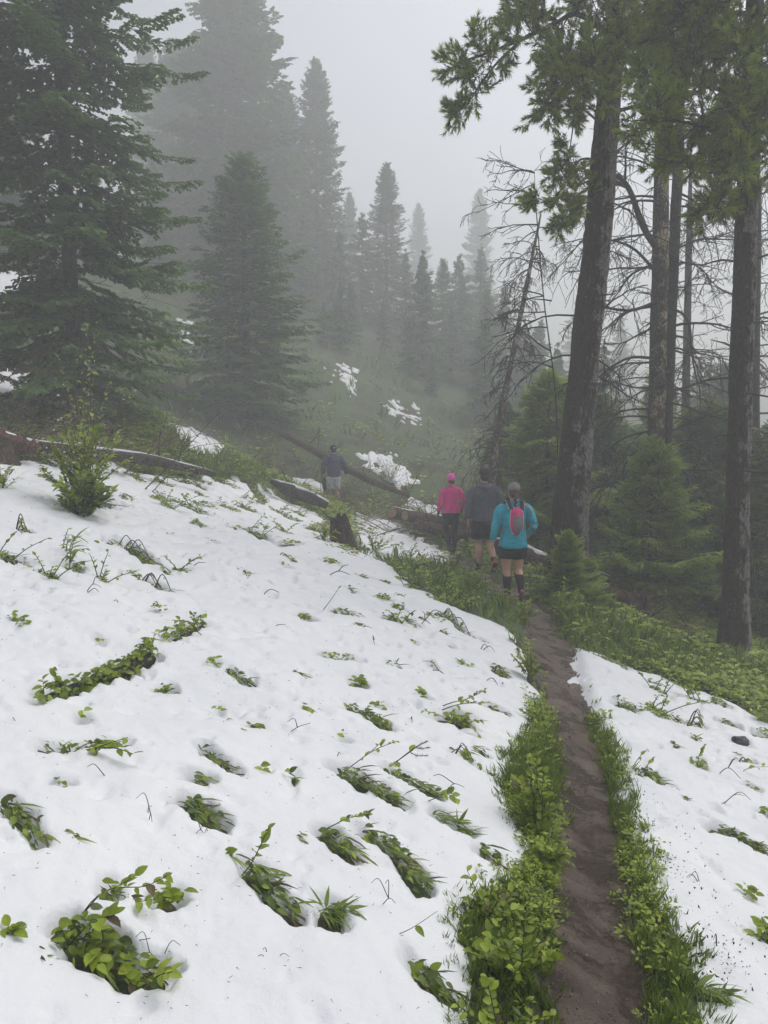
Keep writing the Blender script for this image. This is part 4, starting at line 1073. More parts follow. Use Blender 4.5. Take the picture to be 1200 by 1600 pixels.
def ground_line(P, lift=0.0):
    """pixel points on the ground -> 3D line resting at lift above it"""
    W = unproj(P); W[:, 2] = ground_z(W[:, 0], W[:, 1]) + lift; return W
def log(label, P3, r, mat, seed, ends=None, snow_cap=False, group='fallen logs', stubs=0, rough=.10):
    P3 = np.asarray(P3, float); base = P3.mean(0)
    t = empty('log', base); tag(t, label, 'log', group)
    V, T, Q = trunk_arrays(P3 - base, r, 18, 50, seed, rough)
    mk('bark', V, [T, Q], mat, t, smooth=True)
    rs = np.random.default_rng(seed)
    S = spline(P3 - base, 40); rr = np.interp(np.linspace(0, 1, 40), np.linspace(0, 1, len(r)), r)
    if ends is not None:
        for e in ends:
            i = 0 if e == 0 else -1; d = (S[0] - S[1]) if e == 0 else (S[-1] - S[-2]); d /= np.linalg.norm(d)
            a = np.linspace(0, 6.283, 20, endpoint=False); u = np.cross(d, [0, 0, 1]); u /= np.linalg.norm(u); w = np.cross(d, u)
            R_ = rr[i] * .86 * (1 + rs.normal(0, .03, 20))
            ring = S[i] + d * .012 + np.outer(np.cos(a) * R_, u) + np.outer(np.sin(a) * R_, w)
            mk('cut_end', np.vstack([ring, S[i] + d * .016]), np.array([(k, (k + 1) % 20, 20) for k in range(20)]), M_cut, t)
    for i in range(stubs):
        m = MB(); k = rs.integers(4, 36); bare_branch(m, S[k], rs.normal(0, 1, 3) + [0, 0, 1.2], rs.uniform(.25, .8), .014, 1, rs, .1, .25, 3); m.build('branch_stub', M_dead, t)
    if snow_cap:
        K = 40; J = 9; W = []
        for k in range(K):
            d = S[min(K - 1, k + 1)] - S[max(0, k - 1)]; d /= np.linalg.norm(d); u = np.cross(d, [0, 0, 1.0]); u /= np.linalg.norm(u); w = np.cross(u, d)
            wd = (.36 + .22 * vnoise(np.array([k * .35]), np.array([seed * 3.3]))[0])
            for j in range(J):
                a = (j / (J - 1) - .5) * 2 * wd
                e = 1.0 - (2 * j / (J - 1) - 1) ** 4
                edgek = min(1, min(k, K - 1 - k) / 3)
                W.append(S[k] + (u * math.sin(a) + w * math.cos(a)) * (rr[k] * (1.0 + .03 * edgek * e) + .014 * e * edgek - .01 * (1 - e)))
        mk('snow_cap', np.array(W), grid_quads(K, J), M_snow, t, smooth=True)
    return t

# the half-buried black log in the left snowfield
L3 = LOG_A.copy(); L3[:, 2] = ground_z(L3[:, 0], L3[:, 1]) - .012
log('black wet log half buried in the left snowfield under leafy growth', L3, [.040, .056, .052, .036], M_logblack, 51, None, False, 'fallen logs', 0, .22)
lg = ground_line([(20, 705), (100, 712), (200, 716), (330, 738)], .12)
lg = lg + np.array([0, 0, .05]); L_ = np.vstack([at(-140, 672, 12.0), at(10, 694, 12.2), at(110, 704, 12.6), at(220, 717, 13.2), at(336, 741, 14.0)])
log('long grey log with thin snow line behind the leafy sapling', L_, [.10, .115, .09, .095, .05], M_log, 52, None, True, stubs=4, rough=.28)
log('rotten red-brown butt of a log at the left edge beside the sapling', np.vstack([at(-60, 672, 11.5), at(0, 690, 11.45), at(58, 700, 11.6)]), [.15, .17, .09], M_logred, 53, None, True, rough=.35)
log('short broken grey log lying below the climbing hiker', np.vstack([at(424, 752, 16.2), at(455, 766, 16.0), at(485, 778, 15.8), at(512, 790, 15.8)]), [.05, .13, .12, .08], M_log, 54, None, True, rough=.4, stubs=3)
log('long brown trunk lying across the slope behind the climbing hiker', np.vstack([at(452, 682, 24), at(500, 708, 23.4), at(545, 734, 23.0), at(590, 756, 22.6), at(640, 776, 22.2)]), [.06, .10, .11, .09, .05], M_logbrown, 55, None, False, stubs=14, rough=.25)
log('second darker trunk lying just above the long brown one', np.vstack([at(405, 660, 25.5), at(450, 680, 24.8), at(520, 722, 24.0)]), [.08, .12, .10], M_log, 56, None, False, stubs=10, rough=.25)
log('sawn log showing its round end left of the pink-clad hiker', np.vstack([at(613, 801, 18.6), at(640, 806, 19.4), at(700, 815, 21.0)]), [.14, .14, .12], M_logbrown, 57, [0], True)
log('second sawn log right beside the first round end', np.vstack([at(633, 806, 18.4), at(665, 810, 18.9), at(735, 826, 19.8)]), [.13, .14, .12], M_logbrown, 58, [0], False)
log('reddish log crossing below the pink-clad hiker\'s knees', np.vstack([at(648, 818, 17.4), at(700, 832, 17.6), at(760, 846, 17.9), at(806, 858, 18.2)]), [.11, .13, .12, .09], M_logbrown, 59, None, False, stubs=8, rough=.25)
log('snow-topped brown log running from the teal hiker to the big pine', np.vstack([at(770, 852, 14.2), at(815, 864, 13.8), at(850, 880, 13.4), at(905, 898, 13.3), at(950, 912, 13.6)]), [.15, .165, .16, .16, .15], M_logbrown, 60, None, True)
log('long dark log slanting down towards the straight right pine', np.vstack([at(944, 956, 11.6), at(1000, 970, 11.7), at(1060, 992, 11.8), at(1122, 1018, 11.9)]), [.085, .09, .085, .07], M_logblack, 61, [0], False, stubs=4)
log('thin black twig-like log along the grassy top edge of the right snow', ground_line([(1052, 1050), (1080, 1066), (1120, 1090), (1150, 1106)], .03), [.03, .035, .03, .02], M_logblack, 62, None, False)
log('rotten brown log under the bright young spruce', np.vstack([at(925, 925, 13.0), at(965, 935, 12.7), at(1005, 950, 12.8)]), [.13, .16, .12], M_logred, 63, [0], False, rough=.25, stubs=2)

def stump(label, px, py, Y, h, r, mat, seed, lean=(0, 0)):
    p = at(px, py, Y); p[2] = gz(p[0], p[1]); t = empty('stump', p); tag(t, label, 'stump')
    n, k = 26, 22; a = np.linspace(0, 6.283, n, endpoint=False); rs = np.random.default_rng(seed)
    top = h * (1 + .35 * fbm(np.cos(a) * 1.6 + seed, np.sin(a) * 1.6, seed, 3)); V = []
    for j in range(k):
        f = j / (k - 1); zz = -.12 + (top + .12) * f
        rad = r * (1.25 - .45 * f + .25 * (1 - f) ** 4) * (1 + .20 * fbm(np.cos(a) * 3 + seed, np.sin(a) * 3 + f * .8, seed + 3, 3))
        V.append(np.stack([np.cos(a) * rad + lean[0] * zz, np.sin(a) * rad + lean[1] * zz, zz], 1))
    V.append(np.stack([np.cos(a) * r * .45 + lean[0] * h, np.sin(a) * r * .45 + lean[1] * h, top * .72], 1)); k += 1
    V = np.concatenate(V); i = np.arange(k - 1)[:, None]; jj = np.arange(n)[None]; kk = (jj + 1) % n
    Q = np.stack([i * n + jj, i * n + kk, (i + 1) * n + kk, (i + 1) * n + jj], -1).reshape(-1, 4)
    V = np.vstack([V, [lean[0] * h, lean[1] * h, h * .6]]); c_ = len(V) - 1
    T = np.array([((k - 1) * n + q, (k - 1) * n + (q + 1) % n, c_) for q in range(n)])
    mk('stump_body', V, [T, Q], mat, t, smooth=False)
    for q in range(4):
        m = MB(); aa = rs.uniform(0, 6.28); bare_branch(m, (lean[0] * h + r * .5 * math.cos(aa), r * .5 * math.sin(aa), h * .85), (math.cos(aa), math.sin(aa), .7), .35 * h / .5, .012, 1, rs, .3, .4, 3); m.build('root_twig', M_dead, t)
    return t
stump('dark rotten stump at the snow edge below the short broken log', 536, 866, 12.3, .50, .19, M_rot, 71, (-.15, 0))
stump('black rotten stump with orange heartwood cut by the left edge', -8, 712, 11.2, .30, .26, M_rot, 72)
stump('upturned reddish root mass below the bright young spruce', 985, 948, 12.4, .45, .24, M_rot, 73, (.3, 0))

def slash(label, px, py, Y, n, L, seed, spread=(1.2, .8), up=.5, name='brush_pile', sag=.2, r=.014):
    p = at(px, py, Y); p[2] = gz(p[0], p[1]); t = empty(name, p); tag(t, label, 'brush'); rs = np.random.default_rng(seed)
    for i in range(n):
        m = MB(); a = rs.uniform(0, 6.28); q = np.array([rs.normal(0, spread[0] * .5), rs.normal(0, spread[1] * .5), 0]); q[2] = gz(p[0] + q[0], p[1] + q[1]) - p[2] + .02
        bare_branch(m, q, (math.cos(a), math.sin(a) * .5, rs.uniform(.05, up)), L * rs.uniform(.5, 1.2), r * rs.uniform(.6, 1.5), 1, rs, sag, .22, 5, .004)
        m.build('dead_branch', M_logtwig, t)
    return t
M_logtwig = plain('brown_branches', (.14, .092, .068), .85, 40, .4, .4, 8)
slash('tangle of bare brown branches between the frosted bush and the pink-clad hiker', 640, 780, 20.5, 60, 1.8, 81, (3.4, 2.2), .9)
slash('upright forked dead branches left of the climbing hiker', 440, 735, 21, 30, 1.6, 82, (2.6, 1.0), 1.0)
slash('dark tangle of bare brush at the left edge above the rotten log', 5, 640, 13.0, 34, 1.5, 83, (2.2, 1.2), .8)
slash('reddish slash piled around the sawn log ends', 690, 818, 18.5, 22, 1.2, 84, (2.0, 1.0), .35)
slash('dead sticks lying around the foot of the bright young spruce', 1015, 965, 12.4, 12, .8, 85, (1.2, .8), .3)
# ------------------------------------------------------------------ people
def cloth(name, col, rough=.75, wr=9.0, s=.5, sheen=0.0):
    m, nt, b = new_mat(name)
    v = coords(nt, 'Object', (1, 1, .55)); n = noise(nt, wr, 4, .6, v, .8)
    lo = tuple(c * .72 for c in col); hi = tuple(min(1, c * 1.18) for c in col)
    nt.links.new(ramp(nt, [(.3, lo), (.7, hi)], n), b.inputs['Base Color']); b.inputs['Roughness'].default_value = rough
    b.inputs['Specular IOR Level'].default_value = .3
    bump(nt, b, n, s, .03)
    return m
M_skin = plain('skin', (.52, .30, .22), .55, 40, .1, .08, 6)
M_hair = plain('brown_hair', (.075, .042, .026), .5, 50, .8, .5, 30, .01, 0, (1, 1, .2))
M_darkhair = plain('dark_hair', (.03, .02, .016), .5, 50, .8, .5, 30, .01, 0, (1, 1, .2))
M_eye = plain('eye_dark', (.02, .015, .012), .3)
M_lip = plain('lip', (.35, .14, .12), .5)
M_teal = cloth('teal_shell', (.004, .370, .500), .42, 11, .9)
M_black = cloth('black_fabric', (.010, .010, .013), .7, 12, .4)
M_sock = cloth('black_sock', (.016, .012, .016), .85, 20, .2)
M_red = cloth('crimson_pack_fabric', (.64, .055, .19), .6, 14, .4)
M_packgrey = cloth('grey_pack_mesh', (.20, .19, .20), .7, 16, .4)
M_white = cloth('white_piping', (.70, .70, .70), .6, 10, .1)
M_navystrap = cloth('navy_strap', (.035, .045, .085), .7, 14, .3)
M_tubered = cloth('red_hose', (.55, .06, .06), .35, 8, .05)
M_greyhat = cloth('grey_hat', (.24, .22, .23), .85, 14, .4)
M_hood = cloth('charcoal_hoodie', (.125, .125, .160), .85, 9, .6)
M_navyshort = cloth('dark_navy_shorts', (.012, .014, .026), .75, 9, .5)
M_cap = cloth('dark_cap', (.028, .026, .032), .7, 12, .3)
M_pink = cloth('magenta_shirt', (.72, .05, .28), .75, 9, .6)
M_pinkhat = cloth('bright_pink_cap', (.85, .13, .50), .75, 14, .4)
M_navy = cloth('navy_jacket', (.045, .060, .13), .7, 9, .6)
M_lav = cloth('pale_grey_shorts', (.68, .67, .76), .8, 9, .5)
M_orange = cloth('orange_shoe', (.50, .085, .03), .6, 14, .3)
M_brownshoe = cloth('muddy_shoe', (.085, .045, .040), .8, 14, .4)
M_pinkshoe = cloth('pink_heel', (.65, .09, .22), .6, 10, .2)
M_sole = cloth('muddy_sole', (.05, .035, .03), .8, 20, .5)

def loft_z(levels, n=20, e=1.0):
    """stack of ellipses: (z, cx, cy, rx, ry)"""
    a = np.linspace(0, 6.2832, n, endpoint=False); V = []
    ca, sa = np.cos(a), np.sin(a)
    if e != 1.0: ca = np.sign(ca) * np.abs(ca) ** e; sa = np.sign(sa) * np.abs(sa) ** e
    for z, cx_, cy_, rx, ry in levels: V.append(np.stack([cx_ + rx * ca, cy_ + ry * sa, np.full(n, z)], 1))
    k = len(levels); V = np.concatenate(V)
    i = np.arange(k - 1)[:, None]; j = np.arange(n)[None]; q = (j + 1) % n
    Q = np.stack([i * n + j, i * n + q, (i + 1) * n + q, (i + 1) * n + j], -1).reshape(-1, 4)
    V = np.vstack([V, V[:n].mean(0), V[-n:].mean(0)]); jj = np.arange(n); qq = (jj + 1) % n
    T = np.vstack([np.stack([np.full(n, k * n), qq, jj], 1), np.stack([np.full(n, k * n + 1), (k - 1) * n + jj, (k - 1) * n + qq], 1)])
    if levels[0][0] > levels[-1][0]: T = T[:, ::-1]; Q = Q[:, ::-1]
    return V, T, Q
def ball(c, r, n=12):
    c = np.asarray(c, float); r = np.broadcast_to(np.asarray(r, float), (3,)); t = np.linspace(-.98, .98, 9)
    return loft_z([(c[2] + r[2] * s_, c[0], c[1], r[0] * math.sqrt(1 - s_ * s_), r[1] * math.sqrt(1 - s_ * s_)) for s_ in t], n)

class Person:
    def __init__(s, label, px, py, Y, H, rz, H0=1.70):
        P = at(px, py, Y); z = gz(P[0], P[1]); s.loc = (P[0], P[1], z); s.rz = rz; s.sc = H / H0; s.label = label; s.parts = []; s.root = None
    def remesh(s, mb, voxel, smooth, name, mat):
        V, T, _ = mb.arrays(); o = mk(name, V, T, mat)
        m = o.modifiers.new('r', 'REMESH'); m.mode = 'VOXEL'; m.voxel_size = voxel; m.use_smooth_shade = True
        if smooth: q = o.modifiers.new('s', 'SMOOTH'); q.factor = .5; q.iterations = smooth
        dg = bpy.context.evaluated_depsgraph_get(); me = bpy.data.meshes.new_from_object(o.evaluated_get(dg)); me.name = name
        bpy.data.objects.remove(o)
        if not me.materials: me.materials.append(mat)
        o = bpy.data.objects.new(name, me); COL.objects.link(o)
        return o
    def body(s, mb):
        o = s.remesh(mb, .0135, 2, 'person', M_skin); o.location = s.loc; o.rotation_euler = (0, 0, s.rz); o.scale = (s.sc,) * 3
        tag(o, s.label, 'person', 'hikers on the trail'); s.root = o
    def wear(s, name, shapes, mat, voxel=.014, smooth=3, wrinkle=None):
        if wrinkle is None: wrinkle = {'jacket': .0095, 'hoodie': .010, 'shirt': .009, 'shorts': .011, 'hood': .008, 'leggings': .004}.get(name, 0)
        mb = MB()
        for a in shapes: mb.add(*a)
        o = s.remesh(mb, voxel, smooth, name, mat); o.parent = s.root
        if wrinkle:                                   # folds in the cloth
            me = o.data; n = len(me.vertices); co = np.empty(n * 3, np.float32); no = np.empty(n * 3, np.float32)
            me.vertices.foreach_get('co', co); me.vertices.foreach_get('normal', no); co = co.reshape(-1, 3); no = no.reshape(-1, 3)
            f = fbm(co[:, 0] * 9 + co[:, 2] * 7 + co[:, 1] * 5, co[:, 2] * 16 - co[:, 0] * 5, len(name) + 3, 3); f = -np.abs(f) * 2 + .5
            g = fbm(co[:, 0] * 4 + co[:, 1] * 3, co[:, 2] * 5, len(name) + 9, 2)
            co = co + no * (f * wrinkle + g * wrinkle * .8)[:, None]
            me.vertices.foreach_set('co', co.astype(np.float32).ravel()); me.update()
        return o
    def piece(s, name, shapes, mat, parent=None, smooth=True):
        mb = MB()
        for a in shapes: mb.add(*a)
        return mb.build(name, mat, parent or s.root, smooth, False)

def limb(P, r, n=14, k=12): return tube_arrays(spline(P, n), np.interp(np.linspace(0, 1, n), np.linspace(0, 1, len(r)), r), k, True)

def hand(elbow, wrist, sgn):
    """palm, four fingers and thumb, loosely curled"""
    d = np.asarray(wrist, float) - np.asarray(elbow, float); d /= np.linalg.norm(d)
    f = np.array([0, 1.0, 0]); f = f - d * f.dot(d); f /= np.linalg.norm(f); w = np.cross(d, f) * sgn
    out = []; c = np.asarray(wrist, float)
    for q in (-1, 0, 1):
        out.append(tube_arrays(np.array([c - d * .01 + f * q * .012, c + d * .04 + f * q * .022, c + d * .085 + f * q * .026]), [.020, .021, .016], 8))
    for i, (o, L) in enumerate(((.034, .066), (.012, .076), (-.010, .070), (-.031, .056))):
        b0 = c + d * .082 + f * o; b1 = b0 + d * L * .55 + w * (-.006); b2 = b1 + d * L * .42 - w * .022
        out.append(tube_arrays(np.array([b0 - d * .02, b0, b1, b2]), [.0105, .0100, .0090, .0075], 7))
    t0 = c + d * .025 + f * .028; out.append(tube_arrays(np.array([t0, t0 + f * .026 + d * .022, t0 + f * .034 + d * .058]), [.0125, .0110, .0085], 7))
    return out

def head_shapes(hz, hy=0.0, sc=1.0, hx=0.0):
    """skull, jaw, nose and ears; hz is the crown of the head, facing +y"""
    s = sc; sh = []
    sh.append(loft_z([(hz - .225 * s, hx, hy + .045, .035 * s, .03 * s), (hz - .20 * s, hx, hy + .035, .055 * s, .058 * s), (hz - .16 * s, hx, hy + .02, .068 * s, .080 * s), (hz - .11 * s, hx, hy + .008, .076 * s, .094 * s),
                      (hz - .06 * s, hx, hy, .076 * s, .097 * s), (hz - .025 * s, hx, hy - .004, .060 * s, .078 * s), (hz - .006 * s, hx, hy - .004, .030 * s, .04 * s)], 20))
    sh.append(ball((hx, hy + .105 * s, hz - .135 * s), (.013, .022, .024)))
    for q in (-1, 1): sh.append(ball((hx + q * .078 * s, hy + .0, hz - .125 * s), (.010, .020, .032)))
    return sh
def face(p, hz, hy=0.0, hx=0.0):
    for q in (-1, 1): p.piece('eye', [ball((hx + q * .032, hy + .092, hz - .112), (.013, .008, .008))], M_eye)
    p.piece('mouth', [ball((hx, hy + .094, hz - .178), (.024, .008, .006))], M_lip)

def torso_skin(k=1.0):
    k *= .9
    return loft_z([(.80, 0, 0, .14 * k, .10), (.88, 0, 0, .160 * k, .112), (.96, 0, 0, .158 * k, .108), (1.06, 0, .0, .130 * k, .095), (1.18, 0, 0, .142 * k, .102), (1.30, 0, 0, .160 * k, .105), (1.38, 0, 0, .135 * k, .070), (1.43, 0, 0, .08 * k, .055)], 20)
def neck(hx=0, hy=0): return limb([(0, -.005, 1.36), (hx * .5, hy * .5, 1.45), (hx, hy, 1.54)], [.07, .052, .052])
def foot(a, heel_toe, r=.045):
    (h, t) = heel_toe; h = np.array(h, float); t = np.array(t, float); a = np.array(a, float)
    return [limb([h, h * .45 + t * .55, t], [.036, .042, .030]), limb([a, h * .8 + t * .2 + [0, 0, .01]], [.042, .040], 6)]

def shoe(p, h, t, upper, heelmat=None):
    h = np.array(h, float); t = np.array(t, float); d = t - h; L = np.linalg.norm(d); d /= L; s_ = np.cross(d, [0, 0, 1.0]); s_ /= np.linalg.norm(s_); u = np.cross(s_, d)
    def sec(x, w, lo, hi):
        c = h + d * (x * L); a = np.linspace(0, 6.283, 14, endpoint=False)
        return c + np.outer(np.cos(a) * w, s_) + np.outer(np.where(np.sin(a) > 0, np.sin(a) * hi, np.sin(a) * lo), u)
    def loft(secs):
        n = 14; k = len(secs); V = np.concatenate(secs); i = np.arange(k - 1)[:, None]; j = np.arange(n)[None]; q = (j + 1) % n
        Q = np.stack([i * n + j, i * n + q, (i + 1) * n + q, (i + 1) * n + j], -1).reshape(-1, 4); V = np.vstack([V, V[:n].mean(0), V[-n:].mean(0)])
        T = [(k * n, (x + 1) % n, x) for x in range(n)] + [(k * n + 1, (k - 1) * n + x, (k - 1) * n + (x + 1) % n) for x in range(n)]
        return V, np.array(T), Q
    so = p.piece('shoe', [loft([sec(-.22, .022, .022, .055), sec(-.12, .036, .026, .085), sec(.1, .041, .026, .09), sec(.4, .043, .026, .065), sec(.75, .048, .026, .042), sec(1.0, .040, .024, .030), sec(1.12, .018, .015, .018)])], upper)
    p.piece('sole', [loft([sec(-.22, .024, .034, -.018), sec(-.12, .040, .038, -.018), sec(.3, .042, .036, -.018), sec(.75, .051, .036, -.016), sec(1.02, .043, .033, -.014), sec(1.13, .020, .026, -.012)])], M_sole, so)
    if heelmat: p.piece('heel_tab', [ball(h - d * .045 + u * .06, (.028, .02, .03))], heelmat, so)

def ring_cuff(P, r0, r1): return limb(P, [r0, r1], 8)

def hiker_teal():
    p = Person('hiker in teal jacket with red pack and black knee socks', 800, 938, 10.75, 1.66, .06)
    Ls, Rs = (-.175, -.005, 1.375), (.175, -.005, 1.375)
    Le, Lw = (-.265, -.05, 1.11), (-.285, .01, .885); Re, Rw = (.275, -.07, 1.13), (.265, .12, .985)
    lk, la = (-.085, .03, .46), (-.075, -.02, .10); rk, ra = (.095, .06, .46), (.085, -.20, .17)
    mb = MB()
    for a in [torso_skin(), neck(0, .015), *head_shapes(1.70, .02), limb([Ls, Le], [.042, .034]), limb([Le, Lw], [.034, .027]), limb([Rs, Re], [.042, .034]), limb([Re, Rw], [.034, .027]),
              *hand(Le, Lw, -1), *hand(Re, Rw, 1),
              limb([(-.085, 0, .90), (-.088, .01, .70), lk], [.105, .088, .058]), limb([lk, (-.082, -.02, .33), la], [.058, .062, .036]),
              limb([(.085, 0, .90), (.092, .03, .70), rk], [.105, .088, .058]), limb([rk, (.092, -.07, .35), ra], [.058, .062, .036]),
              *foot(la, ((-.075, -.05, .05), (-.078, .13, .045))), *foot(ra, ((.085, -.235, .13), (.09, -.13, .035)))]: mb.add(*a)
    p.body(mb); face(p, 1.70, .02)
    jk = p.wear('jacket', [loft_z([(.795, 0, 0, .195, .145), (.83, 0, 0, .200, .150), (.95, 0, 0, .188, .142), (1.07, 0, 0, .168, .132), (1.20, 0, 0, .178, .135), (1.32, 0, 0, .188, .130), (1.395, 0, 0, .165, .100), (1.44, 0, .0, .085, .075), (1.475, 0, .005, .072, .068)], 26),
                      limb([(-.13, 0, 1.37), (-.205, -.02, 1.30), Le], [.075, .076, .064]), limb([Le, (-.28, -.02, .99), (-.284, .005, .905)], [.064, .058, .050]),
                      limb([(.13, 0, 1.37), (.21, -.02, 1.30), Re], [.075, .076, .064]), limb([Re, (.272, .04, 1.05), (.266, .11, .99)], [.064, .058, .050])], M_teal)
    sh = p.wear('shorts', [loft_z([(.74, 0, 0, .175, .125), (.80, 0, 0, .186, .136), (.88, 0, 0, .185, .138)], 24), limb([(-.088, 0, .82), (-.095, .01, .64)], [.112, .112]), limb([(.088, 0, .82), (.098, .025, .64)], [.112, .112])], M_black)
    p.wear('sock', [limb([(-.085, .022, .425), (-.082, -.02, .33), (-.078, -.02, .2), la], [.060, .066, .050, .041])], M_sock, .009, 2)
    p.wear('sock', [limb([(.093, .035, .425), (.092, -.07, .35), (.088, -.14, .26), ra], [.060, .066, .050, .041])], M_sock, .009, 2)
    shoe(p, (-.075, -.06, .042), (-.078, .13, .040), M_brownshoe, M_pinkshoe); shoe(p, (.085, -.245, .135), (.09, -.14, .035), M_brownshoe, M_pinkshoe)
    # hair in a braid, hat
    br = []
    for i in range(7):
        z = 1.585 - i * .034; br.append(ball((.012 * (-1) ** i, -.075 - .015 * min(i, 3) + .004 * i, z), (.030 - .0022 * i, .026, .028)))
    p.wear('hair', [loft_z([(1.50, 0, -.03, .05, .05), (1.54, 0, -.012, .074, .082), (1.60, 0, .002, .083, .098), (1.64, 0, .008, .082, .1)], 20), *br], M_hair, .009, 1)
    p.wear('hat', [loft_z([(1.605, 0, .018, .090, .112), (1.65, 0, .016, .088, .110), (1.69, 0, .012, .072, .092), (1.713, 0, .01, .045, .058), (1.722, 0, .01, .018, .02)], 22)], M_greyhat, .010, 3)
    # running pack
    t = empty('pack', (0, 0, 0)); t.parent = p.root
    by = -.125
    lv = [(1.385, .040, .018), (1.36, .066, .03), (1.30, .085, .040), (1.20, .092, .050), (1.12, .088, .054), (1.06, .072, .048), (1.01, .042, .036), (.995, .02, .02)]
    p.piece('pack_body', [loft_z([(z, .005, by - d, w, d + .012) for z, w, d in lv][::-1], 24, .75)], M_red, t)
    p.piece('pack_pocket', [loft_z([(z, .012, by - dd * 2 - .004, w, .016) for z, w, dd in [(1.275, .030, .044), (1.255, .060, .047), (1.17, .066, .052), (1.09, .058, .053), (1.035, .040, .042), (1.015, .018, .036)]][::-1], 20, .8)], M_packgrey, t)
    for q in (-1, 1):
        P = [(.005 + q * (w + .002), by - d * .9, z) for z, w, d in lv[1:]]
        p.piece('piping', [limb(P, [.006, .006], 24, 6)], M_white, t)
        S = [(q * .075, by - .05, 1.35), (q * .092, by + .005, 1.40), (q * .098, -.03, 1.455), (q * .10, .07, 1.42), (q * .105, .135, 1.30)]
        st = np.array(spline(S, 16)); V = []
        for i in range(16):
            for e in (-1, 1): V.append(st[i] + np.array([e * .030, 0, 0]))
        V = np.array(V); V2 = V + np.array([0, -.006, .010]); n = len(V); Qs = [(2 * i, 2 * i + 1, 2 * i + 3, 2 * i + 2) for i in range(15)]; Q2 = [(a + n, d_ + n, c_ + n, b_ + n) for a, b_, c_, d_ in Qs]
        Qe = [(2 * i + e, 2 * i + 2 + e, 2 * i + 2 + e + n, 2 * i + e + n) for i in range(15) for e in (0, 1)]
        p.piece('shoulder_strap', [(np.vstack([V, V2]), None, np.array(Qs + Q2 + Qe))], M_navystrap, t, False)
        p.piece('piping', [limb(st[:9] + np.array([q * .030, -.004, .008]), [.0045, .0045], 14, 5)], M_white, t)
    p.piece('drinking_hose', [limb([(.07, by - .02, 1.375), (.13, by - .04, 1.39), (.205, by + .0, 1.33), (.235, by + .03, 1.22), (.215, by + .06, 1.12), (.19, by + .12, 1.06)], [.008, .008], 30, 7)], M_tubered, t)
    p.piece('buckle', [limb([(-.05, by - .108, 1.232), (.07, by - .108, 1.232)], [.006, .006], 4, 5)], M_navystrap, t)

